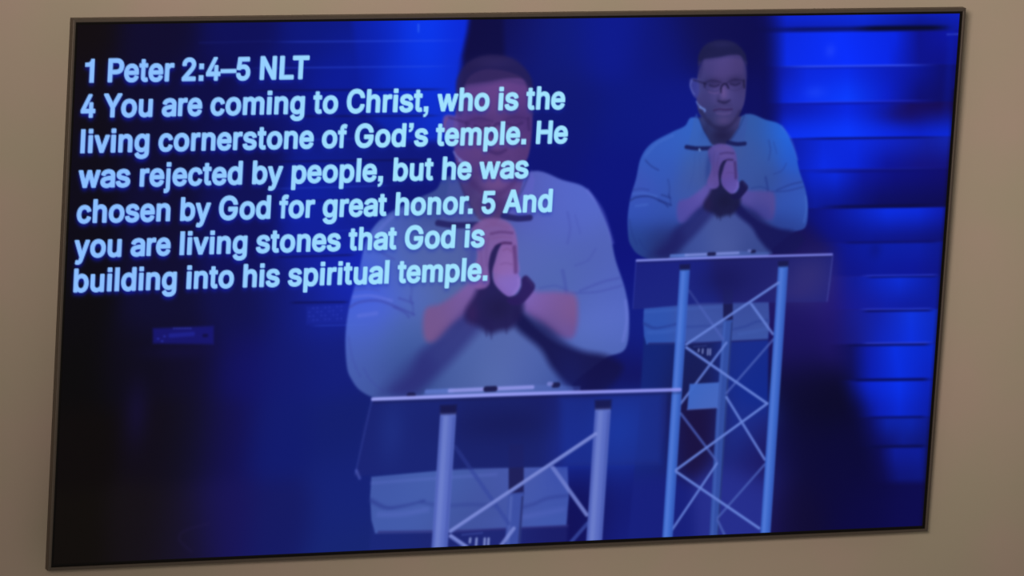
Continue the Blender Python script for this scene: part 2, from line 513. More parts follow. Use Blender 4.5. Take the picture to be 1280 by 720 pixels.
# photograph coordinates of every cell, for the bands
inv_plane = np.linalg.inv(PLANE)
_u = np.stack([XX * CELL - DISP_X, DISP_Y - YY * CELL, np.ones_like(XX)], -1) @ inv_plane.T
PX, PY = _u[..., 0] / _u[..., 2] + 640, _u[..., 1] / _u[..., 2] + 360
tilt = (PX - 1050) * -0.012
edge = 962 + (np.clip(PY, 0, 720) - 40) * .05 + np.clip(PY - 250, 0, 60) * 1.1 + np.clip(PY - 420, 0, 300) * .22
mask = smooth01((PX - edge + 22) / 44)
for y0, y1, top, bot in BANDS:
    t, b_ = np.asarray(top, float), np.asarray(bot, float)
    yy = PY - tilt
    f = smooth01((yy - y0) / (y1 - y0))
    al = mask * smooth01((yy - y0) / 2.4 + .5) * smooth01((y1 - yy) / 2.4 + .5)
    if y1 > 600:
        al = mask * smooth01((yy - y0) / 2.4 + .5) * smooth01((y1 - yy) / 12 + .5)
    for c in range(3):
        v = np.interp(PX, t[:, 0], t[:, 1 + c]) * (1 - f) + np.interp(PX, b_[:, 0], b_[:, 1 + c]) * f
        IMG[..., c] += al * (v - IMG[..., c])
IDS[(PX > edge) & (PY < 604)] = pid('stage_backdrop/lit_board_1')


def seam(y, xa, xb, col, a, w=1.6, soft=1.2):
    stroke([(xa, y + (xa - 1050) * -.012), (xb, y + (xb - 1050) * -.012)], w, col, a, soft, fade=.28 if y < 300 else .14)


seam(36.5, 930, 1200, (4, 8, 60), .75, 4, 3)
seam(36.5, 1060, 1200, (3, 4, 30), .9, 5, 3)
seam(83, 962, 1180, (70, 95, 250), .8, 1.8)
seam(85.5, 965, 1180, (5, 25, 170), .5, 2)
seam(127.5, 970, 1180, (50, 60, 225), .55, 1.6)
seam(130, 970, 1190, (6, 16, 150), .5, 2.5)
seam(173.5, 985, 1190, (6, 10, 90), .75, 2.5)
seam(212, 1000, 1185, (20, 26, 150), .6, 1.5)
seam(215, 1000, 1185, (8, 12, 110), .5, 3)
seam(259, 1015, 1185, (7, 6, 60), .7, 4, 2)
seam(304, 1050, 1180, (7, 10, 90), .6, 3)
seam(345.5, 1075, 1178, (60, 75, 220), .65, 1.5)
seam(347.5, 1080, 1178, (6, 10, 90), .7, 2)
seam(387.5, 1072, 1172, (60, 75, 220), .55, 1.5)
seam(390, 1075, 1172, (6, 8, 80), .8, 2.2)
seam(430, 1075, 1170, (70, 80, 220), .6, 1.5)
seam(432.5, 1055, 1170, (6, 8, 70), .7, 2.6)
seam(476, 1060, 1168, (4, 8, 80), .85, 3.5, 1.6)
seam(523, 1080, 1162, (5, 10, 90), .7, 3, 1.6)
seam(559.5, 1080, 1162, (5, 8, 70), .8, 3.5, 2)
stroke([(1185, 43.5), (1200, 43)], 1.3, (90, 110, 230), .7, .9)
blob(1039, 64, 6, 7, (50, 80, 255), .4)
blob(1020, 116, 12, 7, (40, 80, 255), .35)
blob(1130, 143, 30, 12, (24, 8, 80), .5)
blob(1189, 75, 6, 70, (8, 30, 180), .35)
stroke([(1196, 115), (1156, 655)], 7, (10, 5, 22), .55, 4)
blob(1095, 313, 8, 10, (8, 14, 110), .4)

# ---- figure, lectern: drawn once in the wide shot's coordinates; the close shot is the same scene 1.573 times larger


def ident(p):
    return np.asarray(p, float)


def close_fig(p):
    p = np.asarray(p, float)
    return np.c_[539 + 1.573 * (p[:, 0] - 853), 496 + 1.573 * (p[:, 1] - 322)]


def close_lec(p):
    p = np.asarray(p, float)
    return np.c_[555 + 1.573 * (p[:, 0] - 853), 493 + 1.573 * (p[:, 1] - 322)]


WIDE = dict(
    mp=ident, s=1.0, soft=1.0, a=.96, who='person', hair=(27, 28, 76), hair2=(48, 45, 108), hair_a=.97,
    face=[(885, 80, 70, 62, 126), (905, 75, 80, 68, 134), (925, 80, 72, 60, 120), (876, 100, 60, 56, 116), (905, 98, 76, 64, 126), (928, 105, 62, 54, 112), (865, 108, 76, 82, 150),
          (880, 125, 62, 58, 118), (905, 120, 82, 74, 140), (924, 125, 66, 60, 122), (885, 145, 52, 54, 106), (905, 146, 76, 68, 128), (920, 148, 58, 54, 110), (905, 160, 48, 46, 96), (890, 165, 42, 48, 98), (904, 174, 34, 34, 82), (880, 155, 48, 60, 122)],
    ear=(58, 62, 146), dark=(26, 22, 64), mouth=(48, 32, 84), lip=(104, 82, 146), mic=(104, 132, 212), collar=(20, 24, 84),
    shirt=[(800, 230, 50, 78, 192), (840, 180, 42, 88, 204), (815, 195, 42, 86, 200), (868, 160, 40, 92, 206), (870, 200, 46, 88, 186), (797, 265, 42, 76, 194), (795, 300, 28, 58, 150), (830, 302, 24, 40, 122),
           (830, 265, 42, 76, 186), (830, 215, 42, 80, 192), (860, 240, 50, 80, 176), (880, 215, 58, 78, 158), (915, 190, 54, 80, 164), (940, 200, 46, 80, 172), (945, 160, 40, 82, 176), (960, 185, 42, 80, 174), (985, 168, 20, 100, 250), (975, 160, 30, 92, 215), (993, 195, 28, 84, 214), (985, 240, 40, 76, 188),
           (1000, 265, 42, 84, 198), (990, 285, 28, 50, 145), (960, 230, 42, 72, 162), (930, 225, 48, 76, 168), (904, 285, 58, 78, 164), (904, 305, 66, 86, 172), (875, 305, 50, 72, 162), (945, 305, 46, 66, 152), (925, 285, 52, 70, 158)],
    skin=[(850, 262, 78, 72, 160), (866, 252, 86, 74, 162), (880, 240, 96, 84, 172), (892, 222, 90, 74, 150), (889, 200, 76, 70, 148), (893, 190, 84, 74, 154), (905, 185, 96, 80, 158), (912, 196, 92, 76, 156), (918, 192, 84, 72, 150), (910, 212, 94, 75, 154), (914, 228, 90, 72, 156), (918, 236, 98, 84, 174), (898, 210, 88, 68, 142),
          (935, 245, 82, 74, 156), (955, 250, 78, 72, 150), (966, 250, 82, 72, 150), (950, 268, 58, 58, 140), (966, 270, 66, 64, 146)],
    shade=(26, 26, 96), shade2=(18, 18, 84), pit=(24, 24, 70), ga=1.0, fa=1.0, watch=(22, 20, 74), fold=(30, 48, 128), lite=(80, 122, 214),
    tail=[(815, 395, 48, 84, 176), (815, 420, 44, 84, 178), (880, 395, 60, 82, 162), (880, 420, 62, 88, 170), (940, 395, 56, 76, 156), (940, 418, 60, 88, 168)], tailfold=(32, 52, 138),
    trousers=[(820, 450, 16, 36, 118), (815, 550, 18, 34, 120), (815, 640, 20, 30, 124), (870, 460, 20, 26, 84), (870, 540, 24, 14, 62), (925, 450, 22, 44, 140), (930, 540, 26, 48, 145), (920, 620, 36, 46, 142), (950, 560, 24, 20, 92), (955, 480, 14, 40, 140)],
)
CLOSE = dict(
    mp=close_fig, s=1.5, soft=1.6, a=.90, who='person', hair=(38, 30, 84), hair2=(56, 46, 108), hair_a=.80,
    face=[(600, 110, 104, 68, 140), (625, 110, 112, 72, 142), (650, 110, 104, 66, 136), (585, 140, 92, 60, 136), (625, 145, 100, 66, 132), (652, 150, 86, 54, 124), (560, 155, 96, 68, 150), (575, 185, 96, 64, 136), (600, 180, 106, 68, 130),
          (625, 175, 108, 72, 136), (650, 190, 92, 58, 120), (600, 205, 96, 62, 126), (625, 205, 108, 70, 136), (650, 215, 84, 54, 116), (620, 230, 112, 78, 146), (625, 240, 112, 80, 142), (640, 232, 92, 64, 140), (595, 230, 68, 54, 120), (600, 260, 78, 66, 120), (620, 265, 80, 54, 110)],
    ear=(98, 76, 160), dark=(58, 36, 100), mouth=(70, 36, 96), lip=(116, 76, 136), mic=(112, 116, 198), collar=(34, 32, 98),
    shirt=[(545, 252, 60, 72, 158), (490, 275, 74, 90, 190), (460, 300, 90, 112, 218), (450, 340, 66, 92, 225), (450, 365, 66, 88, 230), (470, 385, 80, 98, 238), (440, 400, 80, 104, 232), (500, 340, 82, 100, 190), (540, 310, 86, 100, 182), (560, 350, 86, 100, 176), (520, 385, 88, 106, 196),
           (450, 425, 76, 94, 194), (500, 420, 76, 98, 182), (450, 465, 74, 92, 188), (480, 480, 66, 82, 168), (525, 430, 66, 88, 170), (520, 465, 50, 64, 146), (560, 400, 90, 100, 170), (600, 290, 84, 92, 172), (660, 250, 90, 92, 196), (700, 250, 92, 104, 218), (735, 262, 92, 106, 218), (700, 290, 90, 100, 202), (660, 330, 92, 102, 194), (700, 340, 90, 106, 194),
           (755, 310, 88, 100, 198), (730, 330, 84, 96, 190), (770, 360, 86, 100, 205), (740, 370, 90, 104, 200), (760, 410, 100, 114, 222), (740, 430, 98, 116, 212), (770, 430, 84, 100, 200), (750, 448, 72, 92, 178), (690, 365, 84, 100, 186),
           (620, 430, 90, 104, 188), (620, 465, 92, 108, 190), (570, 470, 76, 92, 174), (660, 460, 84, 100, 190), (690, 480, 74, 92, 180), (590, 440, 80, 98, 180)],
    skin=[(540, 405, 124, 84, 138), (545, 390, 120, 82, 140), (570, 385, 120, 84, 150), (590, 370, 132, 92, 168), (600, 340, 128, 92, 164), (610, 320, 124, 90, 160), (620, 285, 124, 88, 154), (640, 300, 132, 92, 164), (635, 330, 138, 100, 172), (640, 355, 136, 104, 190), (650, 360, 132, 104, 200),
          (675, 375, 128, 90, 166), (700, 380, 126, 86, 150), (715, 395, 130, 84, 136), (690, 410, 108, 78, 146), (715, 420, 108, 78, 150), (590, 390, 116, 84, 150)],
    shade=(40, 40, 116), shade2=(16, 15, 72), pit=(32, 26, 84), ga=.8, fa=.65, watch=(40, 26, 92), fold=(58, 66, 160), lite=(122, 132, 232),
    tail=[(470, 605, 68, 92, 172), (470, 645, 70, 96, 176), (530, 605, 72, 98, 178), (560, 600, 74, 100, 178), (590, 650, 66, 86, 160), (660, 600, 78, 96, 180), (690, 600, 66, 88, 180), (680, 645, 68, 96, 182), (620, 630, 70, 88, 170)], tailfold=(40, 54, 138),
    trousers=[(480, 680, 24, 38, 120), (560, 680, 26, 36, 112), (620, 670, 30, 40, 120), (700, 670, 24, 28, 104)],
)


for _F, _d in ((WIDE, (10, 8, -8)), (CLOSE, (1, 8, -7))):          # greyer cloth
    _F['shirt'] = [(q[0], q[1], q[2] + _d[0], q[3] + _d[1], q[4] + _d[2]) for q in _F['shirt']]


def figure(F, shot):
    mp, s, sf, A = F['mp'], F['s'], F['soft'], F['a']
    who = 'person_' + shot
    k = dict(mp=mp)

    def st(pts, w, col, a=.8, soft=1.0, part=None, **kw):
        stroke(pts, w * s, col, a, soft * sf * .8, part, mp=mp, **kw)

    # trousers, then the shirt tail hanging over them
    poly([(806, 420), (962, 416), (958, 670), (786, 676), (800, 520)], (20, 36, 120), A, sf * 2, who + '/trousers', anchors=F['trousers'], sigma=22 * s, mp=mp)
    tail = [(806, 386), (880, 379), (962, 378), (963, 402), (961, 425), (900, 428), (870, 430), (809, 431), (806, 420), (805, 402)]
    poly(tail, (60, 90, 175), A, sf * .9, who + '/sweater', anchors=F['tail'], sigma=20 * s, mp=mp)
    st([(806, 405), (818, 410.5), (832, 409), (848, 405)], 3.4, F['tailfold'], .62, 2.4, curve=True, w1=1.5)
    st([(846, 406), (862, 409), (884, 408), (905, 409)], 2.6, F['tailfold'], .34, 2.4, curve=True)
    st([(918, 412), (934, 408), (946, 403), (961, 401)], 2.6, F['tailfold'], .42, 2.2, curve=True)
    st([(812, 416), (830, 415.5), (850, 412)], 4, F['lite'], .18, 3, curve=True)
    st([(925, 418), (958, 412)], 4, F['lite'], .14, 3)
    st([(806, 391), (845, 388), (905, 384)], 2.0, F['lite'], .18, 2, curve=True)
    st([(812, 430), (880, 429), (962, 425)], 2, F['shade'], .7, 1.2)
    # sweater
    body = [(868, 147), (857, 158), (840, 166), (815, 180), (802, 198), (796, 224), (789, 248), (785.5, 273), (786.5, 298), (790.5, 309), (798, 318), (812, 324), (836, 325), (905, 322), (962, 319),
            (966, 312), (978, 302), (993, 291), (1008, 284), (1011, 260), (1008, 238), (1000, 213), (995.5, 192), (987, 171), (976, 156), (958, 150), (934, 143), (905, 160)]
    poly(body, (60, 95, 185), A, sf * 1.2, who + '/sweater', curve=True, anchors=F['shirt'], sigma=15 * s, mp=mp)
    # neck and collar
    poly([(874, 147), (928, 146), (924, 160), (911, 178), (904, 186), (891, 181), (880, 163)], (40, 40, 90), A, sf * 1.2, who, anchors=F['face'], sigma=9 * s, mp=mp)
    # head
    head = [(877, 84), (873, 96), (871, 112), (872, 128), (875, 142), (884, 154), (893, 161), (905, 164), (915, 160), (922, 150), (928, 138), (932, 126), (934, 105), (933, 84), (925, 68), (900, 62), (884, 68)]
    poly(head, (85, 70, 135), A, sf, who, curve=True, anchors=F['face'], sigma=9 * s, mp=mp)
    poly([(874, 101), (867, 98), (863, 101), (864, 110), (867, 119), (871, 123), (875, 116)], F['ear'], A * .95, sf, who, curve=True, mp=mp)
    st([(866, 101), (863.8, 107), (866, 114), (869, 118.5)], 1.8, F['lip'] if shot == 'close' else (88, 98, 184), .75, 1.2, curve=True)
    # hair: cropped, straight fringe line, down to the sideburns
    hair = [(874, 82), (874, 70), (881, 58), (892, 52), (903, 50.5), (916, 52.5), (926, 59), (933, 69), (934.5, 82), (930, 76), (926, 70), (914, 69.5), (900, 72), (889, 73.5), (881, 75), (877, 80)]
    poly(hair, F['hair'], F['hair_a'], sf * 1.6, who + '/hair', curve=True, mp=mp)
    poly([(874, 78), (881, 75), (880, 86), (877, 99), (873, 97)], F['hair2'], F['hair_a'] * .62, sf * 2, who + '/hair', mp=mp)
    poly([(934.5, 78), (930, 74), (930.5, 88), (932, 100), (935, 98)], F['hair2'], F['hair_a'] * .62, sf * 2, who + '/hair', mp=mp)
    blob(903, 56, 15, 4, F['hair2'], .35, mp)
    st([(882, 75.5), (900, 73), (914, 71), (928, 73)], 3, F['hair2'], .4, 2.6, curve=True)
    # brows, glasses, closed eyes
    ga = F['ga']
    blob(893, 103, 11, 5, F['dark'], .42, mp)
    blob(919, 101, 10, 5, F['dark'], .42, mp)
    st([(888, 107), (894, 108.6), (900, 106.5)], 1.8, F['dark'], .7, 1.1, curve=True)
    st([(914, 105), (920, 106.8), (926, 104.5)], 1.8, F['dark'], .7, 1.1, curve=True)
    gl = who + '/eyeglasses'
    g = F['dark']
    st([(868, 100.5), (876, 102.8), (884, 105.5)], 1.8, g, .65 * ga, 1.0, gl)
    st([(881.5, 103), (882, 109), (886, 113.5), (895, 115), (900.5, 112), (903.5, 106)], 1.1, g, .22 * ga, 1.0, gl, curve=True)
    st([(881.5, 104), (891, 101), (902.5, 103.5)], 1.6, g, .5 * ga, 1.0, gl, curve=True)
    st([(881.5, 105), (882, 109)], 2.4, g, .6 * ga, 1.0, gl)
    st([(902.3, 116), (902.5, 110), (905.5, 105.5), (909, 106), (911.5, 110.5)], 2.2, g, .95 * ga, .9, gl, curve=True)
    st([(909.5, 104), (919, 100), (931, 101.5)], 1.6, g, .5 * ga, 1.0, gl, curve=True)
    st([(911, 107), (913, 112), (920, 113.5), (927, 111), (930.5, 105)], 1.1, g, .22 * ga, 1.0, gl, curve=True)
    st([(930.8, 101), (931.3, 110)], 2.4, g, .8 * ga, 1.1, gl)
    st([(887, 115), (893, 117), (899, 116.5)], 1.6, F['lip'], .55 * ga, 1.2, curve=True)
    # nose
    blob(906, 118, 4, 7, F['lip'], .55, mp)
    blob(899, 123, 3, 5, F['dark'], .25, mp)
    st([(899, 126.5), (904, 128.5), (908, 128.8), (913, 126)], 2.2, F['dark'], .65, 1.6, curve=True)
    blob(906, 128, 6, 3, F['dark'], .45, mp)
    st([(905.5, 110), (905, 118)], 2.2, F['lip'], .5, 1.4)
    # mouth, chin, beard shadow
    st([(893, 138.5), (900, 137), (907, 137.6), (916, 137)], 2.0, F['mouth'], .85, 1.0, curve=True)
    st([(897, 142), (906, 143), (914, 141.5)], 2.2, F['lip'], .45, 1.6, curve=True)
    st([(894, 133), (905, 133), (915, 132)], 3, F['dark'], .15, 2, curve=True)
    blob(905, 152, 8, 4, F['lip'], .30, mp)
    st([(876, 138), (886, 152), (897, 160), (909, 160), (919, 152), (926, 140)], 4, F['dark'], .40, 3, curve=True)
    blob(903, 169, 13, 8, F['dark'], .65, mp)
    blob(884, 160, 5, 12, F['dark'], .28, mp, 20)
    # headset microphone along the cheek
    st([(871.5, 127.5), (873.5, 131), (877, 134)], 1.5, F['mic'], .8, 1.0, who + '/headset_microphone', curve=True)
    st([(876, 134.5), (881.5, 137.5), (882, 139.5)], 2.4, F['mic'], .9, 1.0, who + '/headset_microphone', curve=True)
    # collar wings with dark tips
    poly([(872, 142), (868, 149), (866, 163), (861, 183), (888, 184.5), (889, 179), (881, 165), (875, 152)], F['shirt'][4][2:] if shot == 'wide' else (72, 82, 160), A * .55, sf, who + '/sweater', mp=mp)
    poly([(933, 142), (936, 150), (931, 178), (914, 178), (918, 170), (926, 158)], (52, 80, 160) if shot == 'wide' else (96, 96, 196), A * .55, sf, who + '/sweater', mp=mp)
    st([(874, 146), (881, 163), (889, 178)], 1.8, F['collar'], .35, 1.3, curve=True)
    st([(931, 146), (925, 160), (915, 175)], 1.8, F['collar'], .35, 1.3, curve=True)
    st([(859, 184.2), (872, 186), (890, 185.6)], 4.8, F['collar'], .92, 1.0, who + '/sweater', curve=True)
    st([(911, 178.6), (922, 180.6), (932, 180)], 4.8, F['collar'], .92, 1.0, who + '/sweater', curve=True)
    if shot == 'wide':
        st([(875.2, 187), (875.8, 188.5)], 2.2, (120, 160, 225), .9, .8)
    # placket and folds
    st([(876, 190), (877, 225)], 1.6, F['fold'], .08, 1.6)
    for pts, w, a in (([(808, 201), (815, 208), (824, 213)], 1.8, .55), ([(789, 251), (797, 247), (812, 246), (826, 251), (840, 257)], 2.0, .75), ([(792, 238), (802, 236.5), (812, 238)], 1.6, .35), ([(828, 244), (834, 246), (839, 248)], 1.8, .65),
                      ([(824, 251), (832, 255), (836, 259)], 1.8, .7), ([(837, 243), (839, 251), (839, 257)], 1.6, .5), ([(836, 225), (838, 236), (837, 246)], 2.2, .3), ([(958, 222), (960, 232), (961, 240)], 3.0, .45), ([(962, 176), (964, 188), (962, 200)], 2.2, .3),
                      ([(984, 205), (978, 214), (968, 218)], 1.8, .3), ([(1003, 228), (990, 231), (972, 238)], 2.0, .5), ([(1005, 234), (985, 239), (964, 240)], 1.8, .45), ([(968, 178), (972, 192)], 1.6, .25),
                      ([(788, 275), (791, 292), (797, 306)], 2.0, .3), ([(870, 187), (868, 215), (862, 236)], 2.4, .06), ([(800, 300), (806, 310), (816, 318)], 1.6, .35), ([(940, 236), (952, 234), (962, 238)], 1.6, .4)):
        st(pts, w, F['fold'], a * F['fa'], 1.3, curve=True)
    for pts, w, a in (([(792, 243), (806, 242), (822, 246)], 2.0, .35), ([(796, 258), (810, 256)], 3, .25), ([(1008, 246), (1009, 262), (1006, 278)], 2.0, .35), ([(978, 158), (990, 175), (998, 200)], 2.4, .3), ([(842, 170), (822, 180), (808, 195)], 3, .25)):
        st(pts, w, F['lite'], a, 1.6, curve=True)
    # shade under both arms and the hands, belly stays lit
    poly([(884, 252), (868, 270), (848, 284), (836, 304), (822, 318), (838, 322), (858, 306), (874, 290), (888, 274), (898, 262)], F['shade'], .66, 6 * sf, curve=True, mp=mp)
    poly([(830, 300), (846, 286), (856, 300), (838, 318), (812, 321)], F['shade'], .35, 7 * sf, curve=True, mp=mp)
    poly([(922, 252), (938, 266), (954, 278), (974, 286), (994, 290), (1006, 300), (990, 318), (966, 316), (950, 300), (940, 284), (920, 266)], F['shade2'], .92, 4 * sf, curve=True, mp=mp)
    # forearms: bare from the pushed-up cuffs to the hands
    poly([(850, 252), (847, 264), (849, 277), (857, 278), (870, 266), (884, 254), (897, 240), (900, 226), (890, 226), (876, 238), (862, 248)], (110, 90, 160), A * .94, sf * 3.2, who, curve=True, anchors=F['skin'], sigma=9 * s, mp=mp)
    poly([(930, 238), (940, 239), (955, 239), (968, 242), (970, 257), (967, 274), (957, 275), (942, 265), (926, 252)], (100, 80, 150), A * .94, sf * 3.4, who, curve=True, anchors=F['skin'], sigma=9 * s, mp=mp)
    blob(872, 266, 18, 4, F['shade'], .5, mp, -42)
    blob(946, 270, 20, 4, F['shade2'], .55, mp, 36)
    blob(967, 262, 4, 8, F['lip'], .18, mp)
    blob(886, 215, 4, 12, F['fold'], .45, mp)
    # dark pit between the wrists, ragged at its lower edge
    poly([(893, 232), (902, 228), (912, 238), (926, 246), (925, 258), (917, 268), (908, 270), (900, 272), (892, 267), (882, 262), (881, 254), (887, 243)], F['pit'], .93, 3.6 * sf, curve=True, mp=mp)
    blob(907, 252, 12, 10, tuple(.75 * v for v in F['pit']), .5, mp)
    blob(886, 256, 5, 8, F['mouth'], .35, mp)
    for x, y0, y1 in ((897, 262, 274), (901, 262, 276), (913, 260, 272)):
        st([(x, y0), (x + .5, y1)], 2.6, F['pit'], .5, 2, w1=1.0)
    # clasped hands: fist of folded fingers on top, heel of the left hand going down into the forearm
    fist = [(886, 189), (891, 183.5), (898, 180.5), (906, 180.5), (914, 183), (919.5, 189), (922, 199), (922.5, 212), (923, 224), (912, 226), (903, 224), (900, 232), (896, 236), (889, 236), (885, 228), (889, 216), (890, 208), (887, 199)]
    poly(fist, (115, 90, 160), A, sf * 1.5, who, curve=True, anchors=F['skin'], sigma=8 * s, mp=mp)
    blob(887, 201, 3, 8, F['fold'], .35, mp)
    # knuckles of the folded fingers
    st([(897, 187), (905, 185.5), (914, 188)], 3, F['lip'], .30, 2, curve=True)
    st([(901, 192.8), (909, 191.4), (918, 192.2)], 1.9, F['mouth'], .50, 1.3, curve=True)
    st([(902, 196.5), (909, 195.2), (917, 196)], 2.2, F['lip'], .32, 1.5, curve=True)
    st([(894, 191), (893, 204), (894, 220)], 1.8, F['mouth'], .14, 2, curve=True)
    st([(899, 196), (897.5, 206), (897.5, 218)], 1.8, F['mouth'], .16, 2, curve=True)
    # dark gap between the hands, widest half way, a thin line at its foot
    st([(917, 200.4), (910.5, 200.2), (905, 203)], 2.0, F['mouth'], .85, 1.1, curve=True)
    poly([(909, 201), (905, 202), (901.5, 207), (899.6, 214), (899.2, 221), (900.5, 232), (902.2, 232), (902.4, 222), (904.5, 214), (906.5, 207)], F['pit'], .92, 1.1 * sf, curve=True, mp=mp)
    # thumb in front: straight sides, nail end up, heel down against the watch
    thumb = [(908.5, 204.5), (911, 202.2), (916, 201.8), (919.3, 203.5), (920.6, 212), (921.5, 222), (924.5, 228), (924, 235), (920, 241), (914.5, 242.5), (907.5, 237), (903.5, 231), (903, 224), (905.5, 214)]
    poly(thumb, (125, 98, 170), A, sf, who, curve=True, anchors=F['skin'], sigma=6 * s, mp=mp)
    st([(919.6, 203.5), (920.4, 213), (920.8, 223)], 3.2, F['mouth'], .55, 1.6, curve=True)
    st([(911, 206), (914, 204.6), (917, 206.5)], 1.3, F['lip'], .5, 1.0, curve=True)
    st([(909, 217), (913, 216), (917.5, 217)], 1.2, F['mouth'], .18, 1.2, curve=True)
    st([(923.2, 229), (923, 235), (919, 240.5)], 2.4, (122, 110, 205) if shot == 'wide' else (146, 122, 208), .45, 1.8, curve=True)
    # watch strap round the right wrist
    poly([(925.5, 228.5), (929, 226), (933, 229.5), (936, 234), (934, 239.5), (925.5, 248.5), (917, 249), (914, 245), (921, 241.5), (925, 235)], F['watch'], .95, sf * 1.2, who + '/wristwatch', curve=True, mp=mp)
    st([(930, 228.5), (934, 234)], 1.8, F['hair2'], .45, 1.4)


LEC_W = dict(mp=ident, s=1.0, soft=.9, glass=(34, 42, 128), glass_a=.55, edge=(142, 152, 240), edge2=(122, 128, 228), post=(62, 108, 206), post2=(46, 80, 176), postl=(96, 134, 228), mid=(50, 80, 165), middark=(20, 20, 74), brace=(104, 132, 217), back=(72, 94, 180), paper=(92, 128, 214), pen=(128, 142, 220), cap=(20, 22, 72))
LEC_C = dict(mp=close_lec, s=1.573, soft=1.3, glass=(26, 36, 116), glass_a=.62, edge=(160, 166, 247), edge2=(142, 146, 240), post=(92, 111, 197), post2=(66, 84, 172), postl=(124, 142, 214), mid=(58, 78, 164), middark=(24, 24, 82), brace=(122, 137, 214), back=(54, 72, 158), paper=(92, 118, 204), pen=(146, 150, 232), cap=(20, 20, 70))


def lectern(L, shot):
    mp, s, sf = L['mp'], L['s'], L['soft']
    me = 'lectern_' + shot

    def st(pts, w, col, a=.95, soft=.9, part=None, **kw):
        stroke(pts, w * s, col, a, soft * sf, part, mp=mp, **kw)

    # rear post, dark in its upper part
    poly([(905, 362), (917, 362), (917, 402), (905, 402)], L['middark'], .9, sf, me + '/post_0', mp=mp)
    poly([(905, 401), (917, 400), (898.5, 676), (887.5, 676), (896, 520)], L['mid'], .92, sf, me + '/post_0', mp=mp)
    st([(907, 404), (899, 520), (891, 676)], 2.2, L['postl'], .25, 1.2)
    st([(916, 404), (909, 500), (898, 676)], 1.6, L['cap'], .5, 1.0)
    # rear braces
    for n_, (a, b_) in enumerate((((862.5, 364), (905, 425)), ((939, 379), (967, 418)), ((967.5, 425), (909, 492)), ((909, 429), (852, 505)), ((852, 517.5), (897, 577)), ((909, 497), (957, 575)), ((957, 581), (898, 648)), ((897, 580), (841, 663)), ((898, 651), (908, 672)))):
        bright = a in ((909, 429), (909, 497), (897, 580)) or a == (939, 379)
        st([a, b_], 3.0, L['brace'] if bright else L['back'], .85 if bright else .8, .9, me + '/brace_%d' % n_)
    # plate: smoked clear sheet with a bright top edge
    rx, lx = (0, 0) if shot == 'wide' else (-11, -9)
    poly([(795.5, 327), (1042 + rx, 319), (1040 + rx, 352), (1035 + rx, 378), (950, 379), (850, 383), (792 + lx, 387.5), (794 + lx * .55, 350)], L['glass'], L['glass_a'], sf * 1.2, me + '/plate', mp=mp, thr=.5)
    if shot == 'wide':
        blob(1010, 345, 26, 22, (58, 50, 118), .5)
        blob(1000, 365, 22, 12, (52, 44, 116), .4)
        blob(905, 350, 30, 20, (18, 18, 84), .55)
        stroke([(1042, 321), (1035, 377)], 1.4, (84, 88, 180), .5, 1)
        stroke([(796, 328), (792, 386)], 1.2, (60, 74, 180), .45, 1)
    else:
        blob(905, 345, 44, 14, (18, 22, 84), .6, mp)
        blob(950, 345, 14, 40, (26, 46, 150), .35, mp)
        blob(992, 350, 18, 24, (24, 60, 172), .6, mp)
        poly([(946, 325), (1028, 321), (1026, 377), (948, 380)], (24, 52, 158), .42, 8, mp=mp)
        st([(796, 328), (783, 386)], 1.2, (58, 74, 166), .4, 1.2)
        st([(784, 383), (786.5, 389)], 2.0, (120, 132, 226), .4, 1.4)
        blob(812, 352, 10, 22, (34, 56, 146), .35, mp)
    # papers and marker on the ledge
    poly([(839, 318.5), (925, 314.5), (962, 316), (962, 321), (836, 325)], L['paper'], .30, sf * 1.2, me + '/papers', mp=mp)
    st([(840, 320.3), (860, 319.5)], 3.4, L['paper'], .7, 1, me + '/papers')
    st([(858, 319.4), (924, 316.6)], 2.8, L['pen'], .85, .9, me + '/marker')
    st([(887, 318.2), (894, 317.9)], 4.2, L['cap'], .95, .9, me + '/marker')
    st([(941, 315), (944, 314.8)], 4.0, L['cap'], .9, .9)
    st([(937, 314), (939, 314)], 3, L['pen'], .6, 1)
    if shot == 'close':
        st([(826, 323), (829, 323)], 4, L['cap'], .8, 1)
    st([(797, 326.2), (905, 322.3), (1041, 318.6)], 2.6, L['edge'], .95, .8, me + '/plate', curve=True, col1=L['edge2'])
    st([(798, 328.6), (1041, 321)], 1.6, L['cap'], .35, 1.4)
    # front posts
    for n_, (top, bot, w) in enumerate((((857, 337), (835, 676), 12.6), ((980, 333), (957.4, 672), 12.4))):
        t, b_ = np.array(top, float), np.array(bot, float)
        q = [(t[0] - w / 2, t[1]), (t[0] + w / 2, t[1] - .6), (b_[0] + w / 2, b_[1]), (b_[0] - w / 2, b_[1])]
        poly(q, L['post'], .96, sf * .9, me + '/post_%d' % (n_ + 1), mp=mp)
        st([t + (-2, 4), b_ + (-2, -2)], 4, L['postl'], .45, 2.2)
        st([t + (4.6, 4), b_ + (4.6, -2)], 2.4, L['post2'], .7, 1.6)
        st([t + (-5.4, 4), b_ + (-5.4, -2)], 1.4, L['post2'], .6, 1.2)
        poly([(t[0] - 6.5, t[1] - 6), (t[0] + 6.8, t[1] - 6.6), (t[0] + 6.4, t[1] + 1), (t[0] - 6.4, t[1] + 1.4)], L['cap'], .8, sf * 1.6, me + '/post_%d' % (n_ + 1), mp=mp)
    # front braces
    for n_, (a, b_) in enumerate((((974, 354), (859, 431)), ((859, 435), (960, 505)), ((960, 505), (846, 588)), ((846, 590), (950, 661)))):
        st([a, b_], 3.0, L['brace'], .95, .8, me + '/brace_%d' % (n_ + 9))
        st([(a[0], a[1] + 1.6), (b_[0], b_[1] + 1.6)], 1.2, L['back'], .4, .8)
